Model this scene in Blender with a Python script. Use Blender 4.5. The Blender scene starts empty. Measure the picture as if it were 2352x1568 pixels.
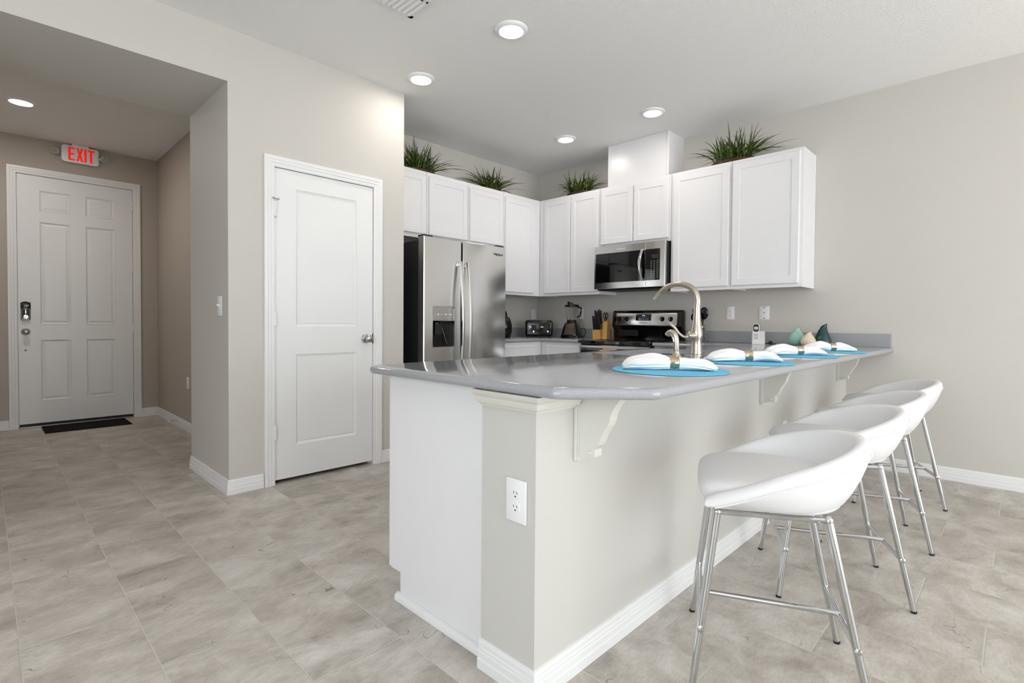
import bpy, bmesh, math, random
import numpy as np
from mathutils import Matrix, Vector
random.seed(7)
PI = math.pi
S = bpy.context.scene
COL = S.collection

# ---------------------------------------------------------------- camera
FPX, YAW, CY, ROLL, PITCH, CAMH = 1191.5, .7758, 763.2, .0079, -.0209, 1.064
c_, s_ = math.cos(YAW), math.sin(YAW)
fw = Vector((c_*math.cos(PITCH), s_*math.cos(PITCH), math.sin(PITCH)))
r0 = Vector((s_, -c_, 0)); u0 = r0.cross(fw)
rt = r0*math.cos(ROLL) + u0*math.sin(ROLL)
up = u0*math.cos(ROLL) - r0*math.sin(ROLL)
cam = bpy.data.cameras.new('camera'); co = bpy.data.objects.new('camera', cam); COL.objects.link(co)
M = Matrix((( rt.x, up.x, -fw.x, 0), (rt.y, up.y, -fw.y, 0), (rt.z, up.z, -fw.z, CAMH), (0, 0, 0, 1)))
co.matrix_world = M
cam.sensor_fit = 'HORIZONTAL'; cam.sensor_width = 36; cam.lens = 36*FPX/2352
cam.shift_y = (CY-784)/2352; cam.clip_start = .02; cam.clip_end = 60
S.camera = co

# ---------------------------------------------------------------- world, daylight through the windows behind the camera, exposure
W = bpy.data.worlds.new('world'); S.world = W; W.use_nodes = True
W.node_tree.nodes['Background'].inputs[0].default_value = (.86, .93, 1, 1)
W.node_tree.nodes['Background'].inputs[1].default_value = 3.0
S.view_settings.view_transform = 'Standard'; S.view_settings.look = 'None'
S.view_settings.exposure = -0.10; S.view_settings.gamma = 1; S.view_settings.use_curve_mapping = False

def daylight(name, loc, rot, sx, sy, power, color):
    l = bpy.data.lights.new(name, 'AREA'); l.shape = 'RECTANGLE'; l.size = sx; l.size_y = sy
    l.energy = power; l.color = color
    o = bpy.data.objects.new(name, l); COL.objects.link(o); o.location = loc; o.rotation_euler = rot
    return o
daylight('daylight_glass_door', (1.9, -4.08, 1.25), (PI/2, 0, 0), 4.6, 2.3, 88, (.93, .97, 1))
daylight('daylight_window', (-2.68, -.55, 1.35), (0, -PI/2, 0), 1.9, 3.6, 54, (.86, .93, 1))
sun = bpy.data.lights.new('sun', 'SUN'); sun.energy = 29; sun.angle = .02; sun.color = (1, .98, .955)
so = bpy.data.objects.new('sun', sun); COL.objects.link(so); so.rotation_euler = (math.radians(38), 0, math.radians(-8))

# ---------------------------------------------------------------- materials
def lin(h):
    if isinstance(h, str):
        h = tuple(int(h[i:i+2], 16)/255 for i in (0, 2, 4))
    return tuple(x/12.92 if x <= .04045 else ((x+.055)/1.055)**2.4 for x in h) + (1,)
class N:
    def __init__(s, name):
        s.m = bpy.data.materials.new(name); s.m.use_nodes = True
        s.t = s.m.node_tree; s.b = s.t.nodes['Principled BSDF']
    def n(s, typ, **kw):
        x = s.t.nodes.new(typ)
        for k, v in kw.items():
            if k.startswith('i_'): x.inputs[k[2:]].default_value = v
            else: setattr(x, k, v)
        return x
    def l(s, a, b): s.t.links.new(a, b)
    def math(s, op, a, b=None, c=None):
        x = s.t.nodes.new('ShaderNodeMath'); x.operation = op
        for i, v in enumerate((a, b, c)):
            if v is None: continue
            if isinstance(v, (int, float)): x.inputs[i].default_value = v
            else: s.l(v, x.inputs[i])
        return x.outputs[0]
    def ramp(s, fac, stops):
        x = s.t.nodes.new('ShaderNodeValToRGB'); r = x.color_ramp
        while len(r.elements) < len(stops): r.elements.new(.5)
        for e, (p, col) in zip(r.elements, stops): e.position = p; e.color = lin(col)
        s.l(fac, x.inputs[0]); return x.outputs[0]
    def mix(s, fac, a, b, typ='MIX'):
        x = s.t.nodes.new('ShaderNodeMix'); x.data_type = 'RGBA'; x.blend_type = typ
        for v, i in ((fac, 0), (a, 6), (b, 7)):
            if isinstance(v, (int, float)): x.inputs[i].default_value = v
            elif isinstance(v, (tuple, str)): x.inputs[i].default_value = lin(v)
            else: s.l(v, x.inputs[i])
        return x.outputs[2]
    def coord(s, kind='Object', scale=None):
        x = s.n('ShaderNodeTexCoord').outputs[kind]
        if scale:
            m = s.n('ShaderNodeMapping'); m.inputs['Scale'].default_value = scale; s.l(x, m.inputs[0]); x = m.outputs[0]
        return x
    def noise(s, vec, scale, detail=3, rough=.5, dist=0):
        x = s.n('ShaderNodeTexNoise'); x.inputs['Scale'].default_value = scale; x.inputs['Detail'].default_value = detail
        x.inputs['Roughness'].default_value = rough; x.inputs['Distortion'].default_value = dist
        if vec is not None: s.l(vec, x.inputs['Vector'])
        return x.outputs['Fac']
    def bump(s, h, strength, dist):
        x = s.n('ShaderNodeBump'); x.inputs['Strength'].default_value = strength; x.inputs['Distance'].default_value = dist
        s.l(h, x.inputs['Height']); s.l(x.outputs[0], s.b.inputs['Normal'])
    def set(s, color=None, rough=None, metal=None, spec=None, **kw):
        if color is not None:
            if isinstance(color, (str, tuple)): s.b.inputs['Base Color'].default_value = lin(color)
            else: s.l(color, s.b.inputs['Base Color'])
        if rough is not None:
            if isinstance(rough, (int, float)): s.b.inputs['Roughness'].default_value = rough
            else: s.l(rough, s.b.inputs['Roughness'])
        if metal is not None: s.b.inputs['Metallic'].default_value = metal
        if spec is not None: s.b.inputs['Specular IOR Level'].default_value = spec
        for k, v in kw.items(): s.b.inputs[k].default_value = v
        return s
def plain(name, col, rough=.5, metal=0, spec=.5, var=.03, **kw):
    m = N(name); co_ = m.coord('Object')
    n = m.noise(co_, 9, 2)
    hi = tuple(min(1, int(col[i:i+2], 16)/255*(1+var)) for i in (0, 2, 4)); lo = tuple(int(col[i:i+2], 16)/255*(1-var) for i in (0, 2, 4))
    m.set(m.mix(n, lo, hi), rough, metal, spec, **kw); return m.m

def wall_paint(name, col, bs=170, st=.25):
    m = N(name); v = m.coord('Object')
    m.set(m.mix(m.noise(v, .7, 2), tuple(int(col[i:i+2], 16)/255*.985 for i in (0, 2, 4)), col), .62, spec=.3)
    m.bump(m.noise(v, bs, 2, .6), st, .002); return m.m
M_WALL = wall_paint('greige_wall_paint', 'cdc9c2')
M_HALL = wall_paint('darker_hall_wall', 'b8aea3')  # hall walls: a darker, browner tone than the main walls
M_KNEE = wall_paint('pale_wall_paint', 'cdcbc5')
def ceil():
    m = N('textured_ceiling_paint'); v = m.coord('Object'); m.set('f0efed', .75, spec=.2)
    a = m.noise(v, 75, 3, .55); r = m.ramp(a, [(.36, '000000'), (.70, 'ffffff')])
    m.bump(r, .30, .004); return m.m
M_CEIL = ceil()
def trim():
    m = N('white_trim_paint'); v = m.coord('Object')
    m.set(m.mix(m.noise(v, 3, 2), 'e6e6e5', 'ececeb'), .34, spec=.45); return m.m
M_TRIM = trim()
M_CREAMT = plain('cream_trim_paint', 'd8d6cd', .4, 0, .4, .01)
M_CAB = plain('white_cabinet_lacquer', 'eae9ea', .28, 0, .5, .008)
def floor_mat():
    m = N('beige_stone_look_tile'); g = m.n('ShaderNodeNewGeometry'); sep = m.n('ShaderNodeSeparateXYZ'); m.l(g.outputs['Position'], sep.inputs[0])
    x, y = sep.outputs[0], sep.outputs[1]
    u = m.math('DIVIDE', m.math('SUBTRACT', x, .072), .30)
    k = m.math('FLOOR', u); fu = m.math('SUBTRACT', u, k)
    v = m.math('DIVIDE', m.math('ADD', m.math('SUBTRACT', y, .465), m.math('MULTIPLY', k, .4)), .6)
    kv = m.math('FLOOR', v); fv = m.math('SUBTRACT', v, kv)
    def edge(f, w):
        d = m.math('MINIMUM', f, m.math('SUBTRACT', 1., f)); return m.math('LESS_THAN', d, w)
    def soft(f, w):
        d = m.math('MINIMUM', f, m.math('SUBTRACT', 1., f)); return m.math('MINIMUM', m.math('DIVIDE', d, w), 1.)
    gr = m.math('MAXIMUM', edge(fu, .0055), edge(fv, .0028))
    hgt = m.math('MULTIPLY', soft(fu, .014), soft(fv, .007))
    rnd = m.n('ShaderNodeTexWhiteNoise'); rnd.noise_dimensions = '2D'
    cmb = m.n('ShaderNodeCombineXYZ'); m.l(k, cmb.inputs[0]); m.l(kv, cmb.inputs[1]); m.l(cmb.outputs[0], rnd.inputs['Vector'])
    off = m.n('ShaderNodeVectorMath'); off.operation = 'SCALE'; m.l(rnd.outputs['Color'], off.inputs[0]); off.inputs['Scale'].default_value = 37.
    pos = m.n('ShaderNodeVectorMath'); pos.operation = 'ADD'; m.l(g.outputs['Position'], pos.inputs[0]); m.l(off.outputs[0], pos.inputs[1])
    def mapped(sc, rot):
        q = m.n('ShaderNodeMapping'); q.inputs['Scale'].default_value = sc; q.inputs['Rotation'].default_value = (0, 0, rot); m.l(pos.outputs[0], q.inputs[0]); return q.outputs[0]
    cl = m.noise(mapped((3.0, 4.4, 1), -.35), 1.25, 8, .68, .35)
    base = m.ramp(cl, [(.30, '989087'), (.43, 'b2aba2'), (.56, 'c5bfb7'), (.70, 'd4cfc9')])
    chip = m.noise(mapped((2.0, 2.6, 1), .9), 1.6, 3, .5, .8)      # worn flakes with crisp outlines
    base = m.mix(m.math('MULTIPLY', m.math('GREATER_THAN', chip, .60), .16), base, '8f867a')
    fine = m.noise(mapped((10, 30, 1), -.25), 3.2, 6, .78)
    base = m.mix(.55, base, m.ramp(fine, [(.26, '9c958f'), (.5, 'bcbcbc'), (.76, 'd3d0cd')]), 'OVERLAY')
    grain = m.noise(mapped((60, 60, 1), 0), 4, 3, .7)
    base = m.mix(.30, base, m.ramp(grain, [(.3, 'a9a9a9'), (.7, 'cbcbcb')]), 'OVERLAY')
    vn = m.noise(mapped((1.2, 2.1, 1), .75), 1.9, 3, .5, .1)
    vein = m.math('LESS_THAN', m.math('ABSOLUTE', m.math('SUBTRACT', vn, .5)), .0015)
    gate = m.math('GREATER_THAN', m.noise(mapped((2, 2, 1), .2), 2.2, 2), .54)
    vein = m.math('MULTIPLY', vein, gate)
    base = m.mix(m.math('MULTIPLY', vein, .75), base, '776d62')
    tone = m.math('ADD', .94, m.math('MULTIPLY', rnd.outputs['Value'], .10))
    tn = m.n('ShaderNodeVectorMath'); tn.operation = 'SCALE'; m.l(base, tn.inputs[0]); m.l(tone, tn.inputs['Scale'])
    col = m.mix(gr, tn.outputs[0], 'c6c1ba')
    m.set(col, m.math('ADD', .30, m.math('MULTIPLY', fine, .2)), spec=.45)
    h2 = m.math('ADD', m.math('MULTIPLY', hgt, 1.), m.math('MULTIPLY', fine, .22))
    m.bump(h2, .35, .0025); return m.m
M_FLOOR = floor_mat()
def counter(name='grey_speckled_quartz'):
    m = N(name); v = m.coord('Object')
    a = m.noise(v, 900, 2, .6); b = m.noise(v, 330, 2, .5)
    c = m.ramp(a, [(.34, '8a8b8f'), (.5, 'a0a1a5'), (.66, 'b4b5b9')])
    c = m.mix(.4, c, m.ramp(b, [(.35, '97989c'), (.65, 'adaeb2')]))
    m.set(c, .105, spec=.7); return m.m
M_CTR = counter()
def steel(name, col='b9b8b6', r0=.24, sc=(1.5, 1.5, 240)):
    m = N(name); v = m.coord('Object', sc)
    n = m.noise(v, 1., 3, .6)
    m.set(m.mix(n, tuple(int(col[i:i+2], 16)/255*.975 for i in (0, 2, 4)), col), m.math('ADD', r0, m.math('MULTIPLY', n, .035)), 1.)
    return m.m
M_STEEL = steel('brushed_stainless_steel', 'dddcda', .20, (3, 3, 420))
M_STEELH = steel('brushed_stainless_steel_horizontal', 'cfcecc', .16, (3, 3, 420))
M_NICKEL = plain('brushed_nickel', 'c6bdb0', .27, 1, .5, .03)
M_CHROME = plain('polished_chrome', 'c9cacc', .07, 1, .5, .01)
M_SATIN = plain('satin_nickel', 'b8b6b2', .3, 1, .5, .03)
M_BLACK = plain('glossy_black', '0a0a0b', .12, 0, .5, .1)
M_BLACKM = plain('matte_black', '17171a', .5, 0, .4, .1)
M_DKGREY = plain('dark_grey_steel', '2e2e30', .38, .3, .5, .08)
M_GLASSBLK = plain('black_glass', '060607', .05, 0, .6, .1)
M_WHITEP = plain('white_plastic', 'efefef', .35, 0, .5, .01)
M_DARKSLOT = plain('dark_slot', '202020', .6)
def vinyl():
    m = N('white_leatherette'); v = m.coord('Object'); m.set('e9e8e8', .42, spec=.4)
    x = m.n('ShaderNodeTexVoronoi'); x.inputs['Scale'].default_value = 420; m.l(v, x.inputs['Vector'])
    m.bump(x.outputs['Distance'], .12, .001); return m.m
M_VINYL = vinyl()
def cloth(name, col, sc=900):
    m = N(name); v = m.coord('Object'); m.set(col, .85, spec=.15)
    m.bump(m.noise(v, sc, 2), .3, .001); return m.m
M_NAPKIN = cloth('white_linen', 'fcfcfd')
M_TOWEL = cloth('taupe_terry', 'b3a79a', 500)
M_MAT = cloth('bright_blue_placemat', '74c2e4', 700)
M_RUBBER = cloth('black_rubber_mat', '0b0b0b', 300)
def wood(name, a, b):
    m = N(name); v = m.coord('Object', (14, 14, 2.2))
    w = m.n('ShaderNodeTexWave'); w.inputs['Scale'].default_value = 2.2; w.inputs['Distortion'].default_value = 5; w.inputs['Detail'].default_value = 3; m.l(v, w.inputs['Vector'])
    m.set(m.mix(w.outputs['Fac'], a, b), .42); return m.m
M_WOOD = wood('honey_beech', 'c08a45', 'd8ab66')
M_UNDER = wood('raw_wood_underside', 'a8794a', 'b98a58')
def leaf():
    m = N('dark_green_blades'); v = m.coord('Object'); m.set(m.ramp(m.noise(v, 30, 2), [(.3, '1d2a0c'), (.55, '43581a'), (.75, '7b8a33')]), .45, spec=.4); return m.m
M_LEAF = leaf()
M_BARK = wood('brown_bark', '2f1f12', '55391f')
def glaze(name, a, b, r=.12):
    m = N(name); v = m.coord('Object'); m.set(m.mix(m.noise(v, 28, 3), a, b), r, spec=.6); return m.m
M_AQUA = glaze('aqua_glaze', '7fb0a6', 'a3cabd', .2)
M_CREAM = glaze('cream_glaze', 'e0cdb0', 'ecdcc2', .35)
M_TEAL = glaze('dark_teal_glaze', '0c2e38', '1d4d50', .06)
def emit(name, col, st):
    m = N(name); m.set('ffffff', .5); m.b.inputs['Emission Color'].default_value = lin(col); m.b.inputs['Emission Strength'].default_value = st
    n = m.noise(m.coord('Object'), 3, 1); m.l(m.mix(n, col, col), m.b.inputs['Base Color']); return m.m
M_LAMP = emit('lit_lamp_lens', 'fff2e4', 14)
M_EXITRED = emit('red_exit_letters', 'ff1a08', .45)
M_EXITRED.node_tree.nodes['Principled BSDF'].inputs['Base Color'].default_value = lin('f0200e')
M_CLOCK = emit('blue_clock_glow', '9fc8ff', 1.6)
M_WLED = emit('white_indicator_glow', 'ffffff', 1.5)
def glass():
    m = N('clear_glass'); m.set(m.mix(m.noise(m.coord('Object'), 4, 1), 'f4f6f6', 'ffffff'), .03, **{'Transmission Weight': 1., 'IOR': 1.2}); return m.m
M_GLASS = glass()
M_BRONZE = plain('dark_bronze_metal', '6f645a', .22, 1, .5, .04)
M_RING = plain('hammered_champagne_metal', 'c8b79f', .16, 1, .5, .12)

# ---------------------------------------------------------------- mesh helpers
class MB:
    def __init__(s): s.bm = bmesh.new()
    def _xf(s, vs, mx):
        if mx is not None: bmesh.ops.transform(s.bm, matrix=mx, verts=vs)
        return vs
    def box(s, a, b, bev=0, seg=2, mx=None):
        lo = [min(p, q) for p, q in zip(a, b)]; hi = [max(p, q) for p, q in zip(a, b)]
        r = bmesh.ops.create_cube(s.bm, size=1); vs = r['verts']
        for v in vs: v.co = Vector([lo[i]+(v.co[i]+.5)*(hi[i]-lo[i]) for i in range(3)])
        if bev:
            es = list({e for v in vs for e in v.link_edges})
            q = bmesh.ops.bevel(s.bm, geom=es, offset=bev, segments=seg, affect='EDGES', profile=.5)
            vs = list({v for f in q['faces'] for v in f.verts} | {v for v in vs if v.is_valid})
        return s._xf(vs, mx)
    def prism(s, poly, axis, lo, hi, bev=0, mx=None):
        i = 'xyz'.index(axis); o = [j for j in range(3) if j != i]
        def mk(p, h):
            c = [0, 0, 0]; c[i] = h; c[o[0]] = p[0]; c[o[1]] = p[1]; return s.bm.verts.new(c)
        A = [mk(p, lo) for p in poly]; B = [mk(p, hi) for p in poly]
        fs = [s.bm.faces.new(A), s.bm.faces.new(list(reversed(B)))]
        n = len(poly)
        for k in range(n): fs.append(s.bm.faces.new((A[k], B[k], B[(k+1) % n], A[(k+1) % n])))
        bmesh.ops.recalc_face_normals(s.bm, faces=fs)
        vs = A+B
        if bev:
            es = list({e for f in fs[:2] for e in f.edges})
            q = bmesh.ops.bevel(s.bm, geom=es, offset=bev, segments=2, affect='EDGES', profile=.5)
            vs = list({v for f in q['faces'] for v in f.verts} | {v for v in vs if v.is_valid})
        return s._xf(vs, mx)
    def grid(s, rows, closed_u=False, closed_v=False, cap0=False, cap1=False, mx=None):
        V = [[s.bm.verts.new(p) for p in r] for r in rows]; nr = len(V); nc = len(V[0]); fs = []
        for i in range(nr if closed_v else nr-1):
            for j in range(nc if closed_u else nc-1):
                q = (V[i][j], V[i][(j+1) % nc], V[(i+1) % nr][(j+1) % nc], V[(i+1) % nr][j])
                try: fs.append(s.bm.faces.new(q))
                except ValueError: pass
        if cap0: fs.append(s.bm.faces.new(list(reversed(V[0]))))
        if cap1: fs.append(s.bm.faces.new(V[-1]))
        bmesh.ops.recalc_face_normals(s.bm, faces=fs)
        return s._xf([v for r in V for v in r], mx)
    def tube(s, pts, r, n=10, closed=False, caps=True, flat=None, mx=None):
        P = [Vector(p) for p in pts]; R = r if isinstance(r, (list, tuple)) else [r]*len(P)
        rows = []; ref = None
        for i, p in enumerate(P):
            if closed: d = P[(i+1) % len(P)]-P[i-1]
            else: d = P[min(i+1, len(P)-1)]-P[max(i-1, 0)]
            d.normalize()
            if ref is None:
                ref = Vector((0, 0, 1)) if abs(d.z) < .9 else Vector((1, 0, 0))
            a = (ref-d*ref.dot(d)).normalized(); b = d.cross(a); ref = a
            fl = flat or 1.
            rows.append([p+(a*math.cos(2*PI*k/n)+b*math.sin(2*PI*k/n)*fl)*R[i] for k in range(n)])
        return s.grid(rows, True, closed, caps and not closed, caps and not closed, mx)
    def lathe(s, prof, n=32, c=(0, 0, 0), axis='z', mx=None):
        rows = []
        for r, h in prof:
            row = []
            for k in range(n):
                a = 2*PI*k/n; x, y = r*math.cos(a), r*math.sin(a)
                p = {'z': (x, y, h), 'y': (x, h, y), 'x': (h, x, y)}[axis]
                row.append((p[0]+c[0], p[1]+c[1], p[2]+c[2]))
            rows.append(row)
        return s.grid(rows, True, False, prof[0][0] > 1e-6, prof[-1][0] > 1e-6, mx)
    def sweep(s, prof, path, closed=False):
        P = [Vector((p[0], p[1], 0)) for p in path]; rows = []; n = len(P)
        for i, p in enumerate(P):
            ds = []
            if closed or i > 0: ds.append((P[i]-P[i-1]).normalized())
            if closed or i < n-1: ds.append((P[(i+1) % n]-P[i]).normalized())
            ns = [Vector((d.y, -d.x, 0)) for d in ds]
            m = ns[0] if len(ns) == 1 else (ns[0]+ns[1])/(1+ns[0].dot(ns[1]))
            rows.append([p+m*d+Vector((0, 0, z)) for d, z in prof])
        return s.grid(rows, True, closed, not closed, not closed)
    def slab(s, x0, x1, z0, z1, th, panels, steps, cham=0, mx=None):
        """door leaf facing -y at y=0, with panels sunk/raised by inset steps (thickness, depth)"""
        bm = s.bm; before = set(bm.verts)
        xs = sorted({x0+cham, x1-cham} | {p[0] for p in panels} | {p[1] for p in panels}); zs = sorted({z0+cham, z1-cham} | {p[2] for p in panels} | {p[3] for p in panels})
        V = [[bm.verts.new((x, 0, z)) for x in xs] for z in zs]; pf = []
        for i in range(len(zs)-1):
            for j in range(len(xs)-1):
                f = bm.faces.new((V[i][j], V[i][j+1], V[i+1][j+1], V[i+1][j]))
                cx, cz = (xs[j]+xs[j+1])/2, (zs[i]+zs[i+1])/2
                if any(p[0] < cx < p[1] and p[2] < cz < p[3] for p in panels): pf.append(f)
        ring = [V[0][j] for j in range(len(xs))]+[V[i][-1] for i in range(1, len(zs))]+[V[-1][j] for j in range(len(xs)-2, -1, -1)]+[V[i][0] for i in range(len(zs)-2, 0, -1)]
        def outer(v, y, g):
            return bm.verts.new((x0 if abs(v.co.x-xs[0]) < 1e-6 else x1 if abs(v.co.x-xs[-1]) < 1e-6 else v.co.x, y, z0 if abs(v.co.z-zs[0]) < 1e-6 else z1 if abs(v.co.z-zs[-1]) < 1e-6 else v.co.z))
        prev = ring; n = len(ring)
        for y in ([cham] if cham else [])+[th]:
            cur = [outer(v, y, 0) for v in ring]
            for k in range(n): bm.faces.new((prev[(k+1) % n], prev[k], cur[k], cur[(k+1) % n]))
            prev = cur
        bm.faces.new(list(reversed(prev)))
        for t, d in steps:
            bmesh.ops.inset_individual(bm, faces=pf, thickness=t, depth=0)
            if d:
                for v in {v for f in pf for v in f.verts}: v.co.y += d
        new = [v for v in bm.verts if v not in before]
        return s._xf(new, mx)
    def ball(s, c, r, sc=(1, 1, 1), u=16, v=10, mx=None):
        q = bmesh.ops.create_uvsphere(s.bm, u_segments=u, v_segments=v, radius=r)
        for x in q['verts']: x.co = Vector((x.co.x*sc[0]+c[0], x.co.y*sc[1]+c[1], x.co.z*sc[2]+c[2]))
        return s._xf(q['verts'], mx)

def obj(name, mb, m, parent=None, smooth=False, angle=35, mx=None, sub=0, label=None):
    bm = mb.bm
    if mx is not None: bmesh.ops.transform(bm, matrix=mx, verts=bm.verts)
    me = bpy.data.meshes.new(name); bm.to_mesh(me); bm.free()
    me.materials.append(m)
    if smooth:
        for p in me.polygons: p.use_smooth = True
        if angle < 180 and not sub:
            me.set_sharp_from_angle(angle=math.radians(angle))
    o = bpy.data.objects.new(name, me); COL.objects.link(o)
    if parent: o.parent = parent
    if sub:
        md = o.modifiers.new('subdivision', 'SUBSURF'); md.levels = sub; md.render_levels = sub
    if label: o['label'] = label
    return o
def tag(o, label, cat, group=None):
    o['label'] = label; o['category'] = cat
    if group: o['group'] = group
    return o
def thing(name, label, cat, loc=(0, 0, 0), rz=0, group=None):
    o = bpy.data.objects.new(name, None); COL.objects.link(o); o.location = loc; o.rotation_euler = (0, 0, rz); o.empty_display_size = .05
    return tag(o, label, cat, group)
def struct(name, mb, m, smooth=False, label=None, **k):
    o = obj(name, mb, m, smooth=smooth, **k); o['kind'] = 'structure'
    if label: o['label'] = label
    return o
def dup(root, loc, rz=None, label=None):
    r = root.copy(); COL.objects.link(r); r.location = loc
    if rz is not None: r.rotation_euler = (0, 0, rz)
    if label: r['label'] = label
    for ch in list(root.children):
        c = ch.copy(); COL.objects.link(c); c.parent = r
        for g in list(ch.children):
            d = g.copy(); COL.objects.link(d); d.parent = c
    return r
def T(x, y, z): return Matrix.Translation((x, y, z))
def RZ(a): return Matrix.Rotation(a, 4, 'Z')
def RX(a): return Matrix.Rotation(a, 4, 'X')
def RY(a): return Matrix.Rotation(a, 4, 'Y')
def catmull(P, n=6):
    P = [Vector(p) for p in P]; out = []
    for i in range(len(P)-1):
        a, b, c, d = P[max(i-1, 0)], P[i], P[i+1], P[min(i+2, len(P)-1)]
        for k in range(n):
            t = k/n
            out.append(.5*((2*b)+(c-a)*t+(2*a-5*b+4*c-d)*t*t+(3*b-3*c+d-a)*t**3))
    return out+[P[-1]]
def text_mb(s, size, ext=.0008):
    cu = bpy.data.curves.new('lettering', 'FONT'); cu.body = s; cu.size = size; cu.extrude = ext; cu.align_x = 'CENTER'; cu.align_y = 'CENTER'
    o = bpy.data.objects.new('lettering', cu); COL.objects.link(o)
    dg = bpy.context.evaluated_depsgraph_get(); me = bpy.data.meshes.new_from_object(o.evaluated_get(dg))
    mb = MB(); mb.bm.from_mesh(me)
    bpy.data.objects.remove(o); bpy.data.curves.remove(cu); bpy.data.meshes.remove(me)
    return mb

# key planes
XS, YP, YD, YF, YK, ZC = 4.644, 3.415, 6.835, 4.140, .952, 2.80
ZT, ZB = .895, .863            # worktop top / underside
XPC, XOP, XH, YJ, ZH = 2.279, 1.036, 1.354, 4.22, 2.488
XL, YB = -2.75, -4.15          # walls behind the camera

# ---------------------------------------------------------------- setting
b = MB(); b.box((XL-.1, YB-.1, -.1), (XS+.12, YD+.12, 0)); struct('floor', b, M_FLOOR)
b = MB(); b.box((XL-.1, YB-.1, ZC), (XS+.12, YD+.12, ZC+.1)); struct('ceiling', b, M_CEIL)
b = MB(); b.box((XS, YB-.1, 0), (XS+.12, YF+.12, ZC)); struct('wall_right', b, M_WALL)
b = MB(); b.box((XH+.12, YF, 0), (XS, YF+.12, ZC)); struct('wall_kitchen', b, M_WALL)
b = MB()
b.box((XL, YP, 0), (-.35, YP+.115, ZC)); b.box((-.35, YP, ZH), (XOP, YJ, ZC)); b.box((XOP, YP, 0), (1.299, YP+.115, ZC))
b.box((1.299, YP, 2.046), (2.023, YP+.115, ZC)); b.box((2.023, YP, 0), (XPC, YP+.115, ZC))
b.box((XOP, YP+.115, 0), (XOP+.115, YJ, ZC)); b.box((XPC-.1, YP+.115, 0), (XPC, YF, ZC)); b.box((-.47, YP+.115, 0), (-.35, YJ, ZC))
struct('wall_pantry', b, M_WALL)
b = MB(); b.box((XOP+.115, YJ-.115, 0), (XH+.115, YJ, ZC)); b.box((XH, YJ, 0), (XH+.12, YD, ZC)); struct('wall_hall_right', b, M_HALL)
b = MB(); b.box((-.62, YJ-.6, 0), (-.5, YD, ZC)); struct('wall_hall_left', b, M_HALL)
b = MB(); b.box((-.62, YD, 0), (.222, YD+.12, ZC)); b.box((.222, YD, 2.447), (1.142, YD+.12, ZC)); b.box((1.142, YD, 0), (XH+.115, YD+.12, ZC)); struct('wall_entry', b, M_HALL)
b = MB()   # wall behind the camera with the glass door opening
b.box((XL, YB-.1, 0), (-.4, YB, ZC)); b.box((4.2, YB-.1, 0), (XS, YB, ZC)); b.box((-.4, YB-.1, 2.4), (4.2, YB, ZC)); struct('wall_back', b, M_WALL)
b = MB(); b.box((XL-.1, YB, 0), (XL, -2.35, ZC)); b.box((XL-.1, 1.25, 0), (XL, YP+.1, ZC)); b.box((XL-.1, -2.35, 0), (XL, 1.25, .4)); b.box((XL-.1, -2.35, 2.3), (XL, 1.25, ZC)); struct('wall_left', b, M_WALL)
b = MB()
for x in (-.4, 1.12, 2.64, 4.14): b.box((x, YB-.08, 0), (x+.06, YB-.02, 2.4))
b.box((-.4, YB-.08, 2.34), (4.2, YB-.02, 2.4)); b.box((-.4, YB-.08, 0), (4.2, YB-.02, .06)); struct('window_1', b, M_TRIM)
b = MB()
for y in (-2.35, -1.17, .01, 1.19): b.box((XL-.08, y, .4), (XL-.02, y+.06, 2.3))
for z in (.4, 1.32, 2.24): b.box((XL-.08, -2.35, z), (XL-.02, 1.25, z+.06))
struct('window_2', b, M_TRIM)
b = MB(); b.box((1.0686, YK, 0), (XS, 1.173, ZB-.001)); struct('wall_peninsula', b, M_KNEE)

BB = [(0, 0), (.015, 0), (.015, .030), (.0125, .033), (.0125, .052), (.0105, .055), (.0105, .064), (.0085, .067), (.0085, .078), (.006, .086), (0, .088)]
def base(name, path, prof=BB):
    b = MB(); b.sweep(prof, path); struct(name, b, M_TRIM)
base('baseboard_right', [(XS, 1.0-.05), (XS, YB)][::-1] if False else [(XS, YK-.001), (XS, YB)])
base('baseboard_peninsula', [(1.0686, 1.173), (1.0686, YK), (XS-.015, YK)])
base('baseboard_pantry_left', [(XOP, YJ), (XOP, YP), (1.237, YP)])
base('baseboard_pantry_right', [(2.08, YP), (XPC, YP)])
base('baseboard_hall', [(1.2, YD), (XH, YD), (XH, YJ)])
base('baseboard_entry', [(-.5, YD), (.163, YD)])
base('baseboard_left', [(XL, YP), (-.35, YP)])

def casing(name, x0, x1, zt, yw, wd=.066):
    prof = [(0, 0), (.010, 0), (.0125, .008), (.0125, .022), (.016, .026), (.016, .040), (.019, .046), (.019, .066), (0, .066)]
    # profile: (proud of wall, distance from opening edge)
    rows = []
    for (px, pz, sx, sz) in ((x0, 0, -1, 0), (x0, zt, -1, 1), (x1, zt, 1, 1), (x1, 0, 1, 0)):
        rows.append([(px+sx*q, yw-p, pz+sz*q) for p, q in prof])
    b = MB(); b.grid(rows, True, False, True, True)
    # jamb lining
    b.box((x0-.008, yw, 0), (x0, yw+.11, zt+.008)); b.box((x1, yw, 0), (x1+.008, yw+.11, zt+.008)); b.box((x0, yw, zt), (x1, yw+.11, zt+.008))
    b.box((x0, yw+.045, 0), (x0+.012, yw+.06, zt)); b.box((x1-.012, yw+.045, 0), (x1, yw+.06, zt)); b.box((x0, yw+.045, zt-.012), (x1, yw+.06, zt))
    struct(name, b, M_TRIM)
casing('trim_1', .230, 1.134, 2.440, YD); casing('trim_2', 1.3065, 2.0155, 2.0385, YP)

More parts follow.
